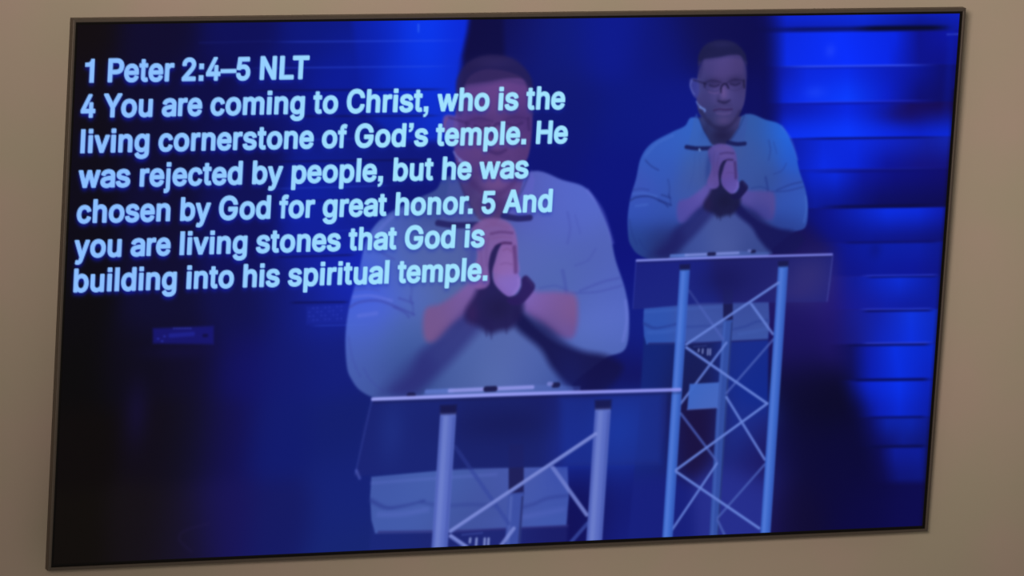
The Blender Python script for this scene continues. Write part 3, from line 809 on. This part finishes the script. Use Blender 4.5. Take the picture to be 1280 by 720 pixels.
    # row of small white plug marks
    for i, (x, h) in enumerate(((874.5, 3), (879.5, 5), (886, 7), (889, 7))):
        st([(x, 437), (x - .4, 437 + h)], 1.8, (150, 165, 225), .8, .8)
    st([(868, 434), (884, 432.5)], 1.2, (90, 110, 200), .35, .9)
    if shot == 'wide':
        poly([(863, 480.5), (900, 478.5), (898, 510), (860, 512.5)], (62, 100, 190), .95, 1.0, me + '/sign_card', anchors=[(868, 485, 60, 104, 200), (890, 500, 70, 106, 196), (880, 490, 66, 104, 196)], sigma=12)
        stroke([(860, 512.5), (898, 510.2)], 1.4, (96, 124, 215), .5, .8)


# wide shot first, the close shot dissolves over it
figure(WIDE, 'wide')
lectern(LEC_W, 'wide')
figure(CLOSE, 'close')
lectern(LEC_C, 'close')

GLYPHS = {
    ' ': (278, 0, []),
    ',': (278, 0, ['64,146 214,146 214,0 190,-90 130,-150 64,-168 64,-105 110,-90 135,-50 137,0 64,0']),
    '.': (278, 0, ['64,0 214,0 214,146 64,146']),
    '1': (556, 0, ['238,0 378,0 378,710 275,710 255,645 200,605 69,590 69,492 238,492']),
    '2': (556, 22, ['48,22 48,83 279,318 344,387 356,402 366,416 375,430 383,444 388,458 392,472 395,487 396,502 394,519 391,535 386,549 378,563 369,575 358,585 346,594 332,602 316,608 300,612 283,615 265,616 245,615 227,612 210,607 195,600 181,591 169,581 158,569 150,556 143,541 138,525 135,508 134,490 50,490 52,518 57,545 66,570 78,593 94,615 112,633 132,649 155,663 181,674 208,682 236,686 266,688 297,686 325,682 351,674 376,664 399,650 419,635 436,617 451,597 463,576 471,553 476,529 478,503 477,485 474,467 470,450 464,432 456,415 446,396 432,377 417,356 398,334 377,310 352,283 323,254 168,100 489,95 489,22']),
    '4': (556, 22, ['49,160 49,229 301,688 379,688 133,239 504,235 504,160', '344,22 344,181 344,213 344,438 418,438 418,22']),
    '5': (556, 22, ['266,3 236,4 208,9 182,16 157,26 134,39 114,54 96,71 80,90 67,111 58,134 52,157 49,182 133,182 135,167 140,153 146,140 154,128 164,117 175,107 188,98 202,91 216,85 232,80 249,78 266,77 286,78 305,82 323,88 340,96 355,106 369,118 381,132 391,148 399,165 405,184 408,203 409,224 408,244 404,264 398,283 390,301 380,317 367,331 354,343 338,354 321,362 302,369 282,372 261,373 244,373 227,371 210,367 194,362 178,356 164,349 151,342 141,333 59,342 98,676 461,676 461,602 171,602 149,405 164,415 177,423 191,430 207,436 224,441 241,445 259,447 277,447 300,446 322,443 343,438 363,431 383,422 401,411 417,398 432,384 446,369 458,352 469,333 478,314 485,293 490,271 493,249 494,225 492,194 487,164 477,137 464,111 448,87 429,66 408,47 383,32 357,19 328,10 298,5']),
    ':': (333, 0, ['92,0 242,0 242,150 92,150', '92,362 242,362 242,512 92,512']),
    'A': (722, 22, ['42,22 306,696 413,696 680,22 583,22 429,423 396,515 350,656 369,656 323,513 291,423 140,22', '176,210 176,285 547,285 547,210']),
    'C': (722, 22, ['379,3 335,6 293,14 254,27 217,46 184,70 154,99 129,132 106,169 89,211 76,257 69,306 66,359 69,412 76,461 89,506 106,548 129,586 154,619 184,647 217,671 254,691 293,704 335,712 379,715 405,714 431,711 455,706 479,700 502,691 524,681 545,668 564,655 583,639 599,622 614,603 627,583 639,561 649,538 656,513 662,487 573,487 568,504 563,521 555,536 547,550 537,563 527,575 515,586 503,596 489,605 475,613 460,619 445,624 429,628 413,631 396,633 379,634 347,632 318,626 290,616 263,601 239,584 218,562 199,537 183,508 170,476 160,440 155,401 153,359 155,316 160,277 170,242 183,209 199,181 218,156 240,134 264,116 290,102 318,92 348,86 379,84 396,85 413,87 429,90 445,94 460,99 475,106 489,113 503,122 515,132 527,143 537,155 547,168 555,182 563,198 568,214 573,231 662,231 657,205 649,181 639,158 628,136 615,116 600,97 583,80 565,64 545,50 525,38 503,27 480,19 456,12 431,7 405,4']),
    'G': (778, 22, ['392,3 345,6 301,14 260,27 222,47 187,71 156,99 130,132 107,170 89,212 76,257 69,306 66,359 69,412 76,461 89,506 107,548 130,586 156,619 187,647 221,671 259,691 299,704 342,712 387,715 415,714 442,711 469,706 495,699 519,690 542,679 564,666 584,652 603,636 620,619 636,600 650,580 662,558 672,536 680,512 686,487 591,487 585,504 578,520 570,534 561,548 552,561 541,573 529,584 517,594 504,603 489,611 474,618 459,624 442,628 425,631 406,633 387,634 356,632 326,626 297,616 270,602 245,584 223,562 204,537 187,508 173,476 164,440 158,401 156,359 158,316 164,277 174,242 187,210 204,181 224,156 246,134 271,117 299,102 328,92 359,86 392,84 422,86 450,91 476,98 501,109 523,123 543,140 560,159 574,180 586,204 594,230 599,258 601,288 629,284 412,284 412,361 691,361 691,285 689,244 681,205 669,169 652,136 631,106 606,80 578,57 546,38 511,23 474,12 434,5']),
    'H': (722, 22, ['93,22 93,696 180,696 180,405 542,405 542,696 629,696 629,22 542,22 542,329 180,329 180,22']),
    'L': (611, 22, ['98,22 98,696 197,696 197,98 561,98 561,22']),
    'N': (722, 22, ['91,22 91,696 193,696 471,264 497,222 530,163 566,95 554,93 548,165 546,230 545,280 545,696 632,696 632,22 529,22 282,406 248,460 209,527 155,621 170,623 174,530 177,456 178,407 178,22']),
    'P': (667, 22, ['95,22 95,696 351,696 392,694 430,689 463,680 493,668 520,652 542,634 562,614 577,591 589,566 598,540 603,512 605,482 603,453 598,425 589,399 577,374 562,351 542,330 520,312 493,297 463,284 430,275 392,270 351,268 167,268 167,343 347,343 375,344 400,348 422,353 442,361 458,371 473,383 485,396 494,411 502,427 507,445 510,463 511,482 510,502 507,520 502,538 494,554 485,569 473,582 458,593 441,603 422,611 400,616 375,620 347,621 189,621 189,22']),
    'T': (611, 22, ['36,620 36,696 576,696 576,620 351,620 351,22 261,22 261,620']),
    'Y': (667, 22, ['290,22 290,298 37,696 138,696 275,478 316,409 325,391 334,372 343,351 353,327 318,327 327,351 336,373 346,392 355,410 394,478 531,696 631,696 378,298 378,22']),
    'a': (556, 22, ['243,8 217,9 192,12 168,18 146,26 125,36 107,48 90,62 77,78 65,96 57,116 53,137 51,161 52,181 56,200 62,216 70,231 80,243 92,254 106,264 121,273 137,280 155,286 173,292 192,296 270,308 352,317 367,319 380,321 391,324 399,328 406,332 411,338 414,354 414,371 411,385 407,397 401,409 394,419 385,428 374,436 362,442 347,447 332,451 315,453 296,454 277,453 259,451 242,447 227,442 213,436 201,430 190,422 180,414 172,406 165,397 159,388 154,379 67,402 78,423 90,442 105,459 122,474 141,486 161,497 181,505 203,512 226,517 248,521 271,523 293,524 309,524 325,522 342,520 360,517 378,513 396,508 413,501 430,492 445,482 460,470 472,456 484,440 493,421 500,400 504,376 505,349 505,19 416,19 416,87 404,79 397,70 389,61 379,51 368,43 356,35 341,27 325,21 307,15 288,11 266,9', '259,79 283,80 305,83 325,89 344,96 360,106 374,116 386,128 396,142 404,156 410,170 413,185 414,200 414,268 406,263 399,260 391,258 349,250 303,244 266,240 250,238 235,235 220,231 205,227 192,223 179,217 169,210 159,202 152,193 146,183 143,170 142,157 143,145 146,133 151,123 157,114 165,106 175,99 186,93 198,88 212,84 227,81 242,79']),
    'b': (611, 22, ['331,8 307,9 286,12 268,17 251,24 236,32 223,41 212,50 202,60 175,97 166,19 83,19 83,696 169,696 169,444 202,479 211,489 222,498 235,507 249,515 266,522 285,527 306,530 330,531 363,529 393,523 421,513 448,499 472,481 493,460 512,436 527,408 540,378 549,345 554,309 556,270 554,232 549,196 540,162 528,131 512,104 493,79 472,58 448,40 422,26 393,16 363,10', '318,81 341,83 363,87 383,95 401,106 417,120 430,136 442,154 452,174 459,196 465,220 468,245 469,271 468,297 465,322 459,345 452,367 442,387 431,404 417,420 401,433 383,444 364,452 342,456 318,458 294,456 273,452 253,445 235,434 219,421 206,406 194,389 184,369 177,347 171,323 168,298 167,271 168,244 172,218 177,194 185,172 194,152 206,134 220,118 236,105 254,95 273,87 295,83']),
    'c': (556, 22, ['291,8 257,10 225,16 196,26 168,40 143,58 121,79 102,103 86,130 73,161 63,193 58,228 56,265 58,303 63,338 73,371 86,401 102,429 121,453 143,474 168,492 196,506 225,516 257,522 291,524 310,523 328,522 345,519 362,514 379,509 394,503 409,495 423,487 437,477 449,466 460,455 471,442 480,428 488,414 495,399 500,383 420,363 417,373 413,382 409,391 404,399 398,407 391,414 384,421 376,427 367,433 358,438 348,442 338,446 327,449 316,451 303,452 291,452 266,451 244,446 224,438 207,426 191,412 177,396 166,378 157,358 150,336 144,314 141,290 140,265 141,241 144,217 150,195 157,173 166,153 177,135 191,119 207,105 224,94 244,86 266,81 291,80 304,80 316,81 328,84 339,87 349,90 359,95 368,100 377,106 385,112 392,119 399,127 405,135 411,144 415,153 419,163 422,173 502,153 497,137 490,121 482,106 473,93 462,80 451,68 439,57 425,47 411,38 396,30 380,23 363,18 346,14 328,10 310,9']),
    'd': (611, 22, ['282,8 249,10 219,16 191,26 164,40 140,58 119,79 100,104 85,131 72,162 63,196 58,232 56,270 58,309 63,345 72,378 85,408 101,436 119,460 141,481 165,499 191,513 220,523 250,529 282,531 306,530 327,527 346,522 363,515 377,507 390,498 401,489 411,479 437,444 443,696 529,696 529,19 446,19 446,97 410,60 400,50 389,41 376,32 362,24 345,17 326,12 305,9', '295,81 318,83 339,87 359,95 377,105 393,118 406,134 418,152 428,172 435,194 441,218 444,244 445,271 444,298 441,323 435,347 428,369 418,389 407,406 393,421 377,434 359,445 340,452 318,456 295,458 271,456 249,452 229,444 211,433 195,420 181,404 170,387 160,367 153,345 147,322 144,297 143,271 144,245 147,220 153,196 160,174 170,154 182,136 196,120 211,106 229,95 249,87 271,83']),
    'e': (556, 22, ['288,8 252,10 218,16 187,26 158,40 133,58 110,79 91,103 74,130 62,160 52,193 47,227 45,264 47,301 52,336 61,369 74,399 90,427 109,452 131,473 156,491 183,505 213,516 245,522 279,524 300,523 321,521 342,516 362,510 382,502 400,493 418,481 435,467 451,451 464,432 476,412 487,389 495,364 501,336 505,306 506,274 506,241 101,241 101,309 461,309 422,284 421,308 418,331 413,352 406,372 396,390 385,405 372,419 357,431 341,441 322,447 301,451 279,453 256,451 235,447 216,440 198,431 183,419 169,405 157,390 147,373 140,355 134,336 131,316 130,296 130,252 131,226 135,201 141,179 149,158 160,140 173,124 188,111 205,100 224,91 244,84 266,81 289,79 304,80 319,82 332,84 345,88 358,93 369,99 379,106 389,114 397,124 405,134 411,145 416,157 498,138 491,119 482,102 470,86 457,70 441,57 424,44 405,34 385,25 363,17 339,12 315,9']),
    'f': (333, 22, ['280,511 280,444 32,444 32,511', '115,22 115,578 116,598 119,617 124,633 132,648 141,661 151,673 163,683 176,691 190,697 204,701 219,704 234,705 245,705 256,704 265,703 273,701 296,694 279,626 265,630 242,633 228,632 216,628 205,623 197,615 191,605 187,592 184,578 183,562 183,22']),
    'g': (611, 22, ['301,-195 273,-194 247,-191 223,-187 200,-180 180,-172 161,-163 144,-152 129,-141 115,-128 104,-114 93,-100 85,-86 155,-47 183,-81 192,-90 203,-98 215,-105 229,-111 244,-117 261,-120 280,-123 301,-123 332,-122 360,-116 384,-107 406,-94 424,-77 436,-55 444,-30 446,0 446,99 412,63 403,53 391,44 379,36 364,28 348,22 329,17 308,15 285,14 254,16 225,21 197,30 171,43 147,59 126,79 107,102 91,128 78,158 69,190 64,226 62,264 64,302 69,338 78,371 91,401 107,429 125,453 146,474 170,492 197,506 225,516 255,522 286,524 310,523 331,520 350,515 366,508 381,500 393,492 405,482 414,472 441,436 449,517 531,517 531,-5 529,-36 523,-65 514,-91 500,-113 484,-133 464,-150 442,-164 417,-175 391,-184 362,-190 333,-194', '299,87 322,88 343,92 363,99 380,108 396,120 409,135 421,151 430,170 438,191 443,214 447,239 448,266 447,293 443,317 438,341 431,362 421,382 410,399 396,414 381,427 363,437 343,445 322,449 299,451 275,449 253,444 234,437 216,426 200,413 186,397 175,380 165,360 158,339 152,316 149,292 148,266 149,240 152,216 158,193 165,172 175,153 187,136 201,122 216,109 234,99 254,92 275,88']),
    'h': (611, 22, ['175,322 175,22 87,22 87,696 175,696 175,403 159,403 172,435 189,462 208,484 230,502 254,515 280,524 308,529 338,531 365,530 390,526 413,520 435,510 455,498 472,484 488,467 500,447 511,424 518,399 523,371 524,340 524,22 436,22 436,334 434,361 428,386 418,407 403,425 385,440 364,450 340,456 313,458 294,457 276,454 258,449 242,442 227,434 214,423 203,411 193,397 185,381 179,363 176,343']),
    'i': (278, 22, ['91,22 187,22 187,510 91,510', '91,625 187,625 187,703 91,703']),
    'j': (278, 22, ['99,509 172,509 172,-41 172,-63 169,-84 164,-104 158,-122 150,-138 139,-152 128,-164 114,-174 98,-182 81,-187 62,-191 41,-192 25,-192 25,-117 39,-117 54,-116 66,-112 77,-106 85,-97 91,-86 96,-73 99,-57 99,-39', '91,625 187,625 187,703 91,703']),
    'l': (278, 0, ['69,0 209,0 209,718 69,718']),
    'm': (889, 22, ['86,22 86,515 171,515 171,406 171,425 179,442 188,458 200,472 212,484 226,495 241,504 256,511 272,517 289,521 306,523 323,524 352,522 377,516 400,505 420,491 437,473 451,453 461,430 468,405 456,405 462,423 470,439 479,454 491,468 505,481 519,492 536,501 553,509 572,516 591,520 612,523 633,524 656,523 678,519 699,514 719,505 737,495 754,482 768,467 781,449 791,429 798,406 803,381 804,354 804,22 717,22 717,352 715,377 709,398 698,415 684,429 667,439 648,446 628,450 607,452 589,451 573,448 558,444 544,438 531,430 520,421 511,411 503,399 497,387 492,373 489,359 489,343 489,22 401,22 401,360 400,379 394,397 385,413 371,426 355,437 337,445 317,450 295,452 279,451 264,448 250,444 235,438 222,431 210,421 200,410 190,398 183,384 177,368 174,351 173,331 173,22']),
    'n': (611, 22, ['175,318 175,22 87,22 87,517 172,517 172,397 159,397 172,429 189,456 208,478 230,495 254,508 280,517 308,522 338,524 365,523 390,519 413,512 435,503 455,492 472,477 487,460 500,441 511,419 518,394 523,366 524,336 524,22 436,22 436,329 434,357 428,381 418,402 403,419 385,434 364,444 340,450 313,452 294,451 276,448 258,443 242,436 227,428 214,417 203,405 193,391 185,375 179,358 176,339']),
    'o': (611, 22, ['306,8 269,10 236,16 204,26 175,40 149,58 125,79 105,103 87,130 74,161 64,193 58,228 56,265 58,303 64,338 74,371 87,401 105,429 125,453 149,474 175,492 204,506 236,516 269,522 306,524 342,522 376,516 408,506 437,492 464,474 487,453 508,429 525,401 538,371 548,338 554,303 556,265 554,228 548,193 538,161 525,130 508,103 487,79 464,58 437,40 408,26 376,16 342,10', '306,80 332,81 356,86 377,94 396,105 413,119 427,135 440,153 449,173 457,195 463,217 466,241 467,265 466,290 463,313 457,336 449,358 440,378 427,396 413,412 396,426 377,438 356,446 332,451 306,452 280,451 256,446 235,438 216,426 199,412 185,396 173,378 163,358 155,336 150,314 147,290 146,265 147,241 150,217 155,195 163,173 173,153 185,135 199,119 216,105 235,94 256,86 280,81']),
    'p': (611, 22, ['84,-185 84,517 167,517 167,436 202,472 212,482 223,491 236,500 250,508 267,515 286,520 307,523 331,524 363,522 393,516 422,506 448,492 472,474 493,453 512,428 527,400 540,370 549,336 554,300 556,261 554,222 549,185 540,152 528,121 512,93 494,68 472,47 448,29 422,14 394,4 363,-2 331,-4 308,-3 287,0 268,5 252,12 237,20 224,29 213,39 203,49 176,86 169,-185', '318,70 342,71 364,76 383,84 401,95 417,109 431,125 442,143 452,164 459,186 465,210 468,235 469,262 468,288 465,313 460,336 452,358 443,378 431,396 417,412 402,426 384,437 364,444 342,449 318,451 295,449 273,445 253,437 236,427 220,414 206,398 195,381 185,361 178,339 172,315 169,289 168,262 169,234 172,208 178,184 185,162 195,141 207,123 221,108 236,94 254,84 274,76 295,71']),
    'r': (389, 22, ['86,22 86,517 168,517 168,441 182,459 193,475 208,489 225,501 244,511 264,518 286,523 309,524 331,524 351,523 351,442 332,445 300,447 282,446 265,443 249,439 234,432 220,425 208,415 197,404 188,392 180,378 175,364 172,348 171,331 171,22']),
    's': (556, 22, ['272,8 244,9 217,12 191,17 167,23 145,32 125,42 107,54 92,69 78,84 67,102 58,121 52,143 140,159 147,139 157,123 170,109 185,98 204,89 224,83 247,80 271,78 300,80 325,84 347,91 366,101 382,112 393,125 400,139 402,154 401,166 397,178 390,188 381,197 369,205 355,212 337,218 318,222 223,242 187,251 155,263 129,276 107,292 90,310 79,331 71,354 69,379 71,400 76,419 84,437 96,454 111,470 129,484 149,496 172,506 196,514 223,519 251,523 280,524 308,523 335,520 359,515 381,508 401,500 419,490 434,478 448,465 461,450 471,434 479,418 486,400 402,383 396,397 387,410 377,422 364,434 348,443 329,450 306,454 281,456 256,455 234,451 214,444 196,435 181,424 170,412 164,398 162,383 163,370 168,358 175,348 185,338 198,330 215,323 234,317 257,312 344,294 380,285 412,273 438,260 459,244 476,226 488,206 495,183 497,159 495,137 490,117 481,98 469,81 453,65 435,50 414,38 390,27 363,19 335,13 305,9']),
    't': (333, 22, ['276,531 276,461 32,461 32,531', '104,654 180,654 180,153 180,137 183,124 187,113 192,104 199,97 209,92 220,89 234,88 253,90 273,93 287,24 261,18 232,16 203,18 178,25 156,35 138,50 123,69 112,91 106,117 104,146']),
    'u': (611, 22, ['273,8 247,9 222,13 199,20 177,29 157,40 140,55 125,72 112,91 101,114 94,139 89,166 88,196 88,510 175,510 175,203 177,175 184,151 194,130 208,113 227,98 248,88 272,82 299,80 318,81 336,84 353,89 369,96 383,104 396,115 408,127 418,141 426,157 431,174 435,193 436,214 436,510 523,510 523,15 439,15 439,135 452,135 438,103 421,76 402,54 380,37 356,24 330,15 303,10']),
    'v': (556, 22, ['234,22 35,510 127,510 238,221 246,199 254,178 261,156 268,134 293,49 264,49 289,134 296,156 303,178 310,199 319,221 430,510 521,510 322,22']),
    'w': (778, 22, ['190,22 32,510 120,510 184,297 212,198 241,75 227,75 255,195 284,297 346,510 435,510 496,297 524,197 552,75 537,75 567,196 595,297 659,510 747,510 589,22 506,22 438,243 418,311 399,383 380,456 399,456 380,383 361,311 341,243 273,22']),
    'y': (556, 22, ['73,-183 92,-112 106,-115 118,-117 129,-118 140,-118 150,-117 160,-114 169,-110 178,-104 187,-97 194,-87 202,-76 208,-62 214,-45 231,0 32,510 124,510 235,210 243,187 251,164 258,141 264,118 290,30 260,30 285,119 315,210 426,510 517,510 288,-75 279,-94 270,-112 261,-127 250,-141 239,-153 226,-164 213,-172 199,-179 184,-185 168,-189 151,-191 133,-192 97,-189']),
    '–': (556, 0, ['556,333 556,227 0,227 0,333']),
    '’': (278, 0, ['69,718 209,718 209,600 180,520 130,470 69,454 69,512 110,530 134,560 136,590 69,590']),
}

# ---- the scripture, seven lines of bold sans lettering: outlines in thousandths of an em
def glyph_polys(ch):
    return [np.array([[float(v) for v in q.split(',')] for q in s.split()]) for s in GLYPHS[ch][2]]


CACHE = {c: glyph_polys(c) for c in GLYPHS}
# text, left and right end, baseline (metres on the display from its centre)
LINES = [('1 Peter 2:4–5 NLT', -.5967, -.2997, .2735), ('4 You are coming to Christ, who is the', -.5998, .0539, .2288),
         ('living cornerstone of God’s temple. He', -.5982, .0606, .1840), ('was rejected by people, but he was', -.5987, .0089, .1395),
         ('chosen by God for great honor. 5 And', -.5987, .0447, .0944), ('you are living stones that God is', -.5998, -.0465, .0503),
         ('building into his spiritual temple.', -.5987, -.0394, .0060)]
KERN = {'Yo': -40, 'Pe': -20, 'LT': -70, 'r.': -60, 'An': -10, '’s': -20}
TEXT = np.zeros((NY, NX))
TEXT_ID = np.zeros((NY, NX), np.int32)
EM = 0.0412
for li, (s, xa, xb, base_y) in enumerate(LINES):
    adv = [0.0]
    for i, ch in enumerate(s[:-1]):
        adv.append(adv[-1] + GLYPHS[ch][0] + KERN.get(s[i:i + 2], 0))
    left = min(p[:, 0].min() for p in CACHE[s[0]]) - GLYPHS[s[0]][1]
    right = adv[-1] + max(p[:, 0].max() for p in CACHE[s[-1]]) + GLYPHS[s[-1]][1]
    kx = (xb - xa) / (right - left)
    part = pid('scripture_text/line_of_text_%d' % li)
    for ch, a in zip(s, adv):
        if not CACHE[ch]:
            continue
        polys = []
        for p in CACHE[ch]:
            u = xa + (p[:, 0] + a - left) * kx
            v = base_y + p[:, 1] * EM / 1000
            polys.append(np.c_[(u + DISP_X) / CELL, (DISP_Y - v) / CELL])
        win = window(np.concatenate(polys), 4)
        X, Y = grid(win)
        e = GLYPHS[ch][1] * EM / 1000 / CELL + .55
        al = smooth01(.5 - (sdf(polys, X, Y) - e) / 1.3)
        x0, y0, x1, y1 = win
        t = TEXT[y0:y1, x0:x1]
        np.maximum(t, al, out=t)
        TEXT_ID[y0:y1, x0:x1][al > .5] = part
# blue bloom and drop shadow painted in around the lettering, a little below each letter
halo = np.clip(blur(np.roll(TEXT, 3, 0), 2.2) * 1.15, 0, 1)
lr = smooth01((PX - 120) / 420)
IMG[:] = blur(IMG, .9)            # the broadcast picture is softer than its lettering
hc = np.stack([14 + 6 * lr, 30 + 14 * lr, 205 - 35 * lr], -1)
IMG += (halo * (.62 - .22 * lr))[..., None] * (hc - IMG)
tcol = np.stack([138 + 22 * lr, 190 + 36 * lr, 255 + 0 * lr], -1)
soft_text = blur(TEXT, .35)
IMG += soft_text[..., None] * (tcol - IMG)
IDS[TEXT_ID > 0] = TEXT_ID[TEXT_ID > 0]

# lens-soft broadcast picture: a very light overall softening, then display values -> light
IMG = np.clip(blur(IMG, .35), 0, 255) / 255.0
LINEAR = np.where(IMG <= .04045, IMG / 12.92, ((IMG + .055) / 1.055) ** 2.4)

# ---- the sheet of cells, split into one flat mesh per pictured thing
ZF = -0.0026                                # just in front of the glass, inside the rim
VX = (XX * CELL - DISP_X).ravel()
VY = (TV_H / 2 + DISP_Y - YY * CELL).ravel()
COL = np.c_[LINEAR.reshape(-1, 3), np.ones(NX * NY)]
cell_id = IDS[:-1, :-1].ravel()
r_, c_ = np.meshgrid(np.arange(NY - 1), np.arange(NX - 1), indexing='ij')
v00 = (r_ * NX + c_).ravel()
QUADS = np.stack([v00, v00 + NX, v00 + NX + 1, v00 + 1], -1)


def sheet(name, sel, parent):
    q = QUADS[sel]
    used, idx = np.unique(q, return_inverse=True)
    idx = idx.reshape(-1).astype(np.int32)
    me = bpy.data.meshes.new(name)
    me.vertices.add(len(used))
    me.vertices.foreach_set('co', np.stack([VX[used], VY[used], np.full(len(used), ZF)], -1).astype(np.float32).ravel())
    n = len(q)
    me.loops.add(n * 4)
    me.loops.foreach_set('vertex_index', idx)
    me.polygons.add(n)
    me.polygons.foreach_set('loop_start', np.arange(0, n * 4, 4, dtype=np.int32))
    me.update(calc_edges=True)
    at = me.color_attributes.new('picture', 'FLOAT_COLOR', 'POINT')
    at.data.foreach_set('color', COL[used].astype(np.float32).ravel())
    return link(name, me, MAT_DISPLAY, parent)


NAMES = {'person_wide': 'person', 'person_close': 'person', 'lectern_wide': 'lectern', 'lectern_close': 'lectern'}
LABELS = {
    'stage_backdrop': 'dark blue stage backdrop in the picture on the screen',
    'stage_backdrop/lit_board': 'bright blue lit boards above the text',
    'stage_backdrop/lit_board_1': 'tall bright blue lit boards at the right edge',
    'person_wide': 'smaller pictured man in glasses at right, hands clasped, looking down',
    'person_close': 'larger faded pictured man behind the text, hands clasped',
    'lectern_wide': 'smaller pictured truss lectern at right',
    'lectern_close': 'larger pictured truss lectern at bottom centre',
    'scripture_text': 'pale blue bold scripture text',
}
PARTS[0] = 'stage_backdrop'
tops = {}
order = sorted(range(len(PARTS)), key=lambda i: PARTS[i].count('/'))
for i in order:
    path = PARTS[i]
    sel = np.nonzero(cell_id == i)[0]
    top = path.split('/')[0]
    if '/' not in path:
        o = sheet(NAMES.get(top, top), sel, tv)
        tops[top] = o
        if path in LABELS:
            o['label'] = LABELS[path]
for i in order:
    path = PARTS[i]
    if '/' not in path:
        continue
    top, sub = path.split('/')
    sel = np.nonzero(cell_id == i)[0]
    if len(sel) == 0:
        continue
    if top not in tops:
        e = bpy.data.objects.new(NAMES.get(top, top), None)
        e.empty_display_size = .05
        coll.objects.link(e)
        e.parent = tv
        e['label'] = LABELS[top]
        tops[top] = e
    name = sub.rstrip('0123456789').rstrip('_')
    o = sheet(name, sel, tops[top])
    if path in LABELS:
        o['label'] = LABELS[path]
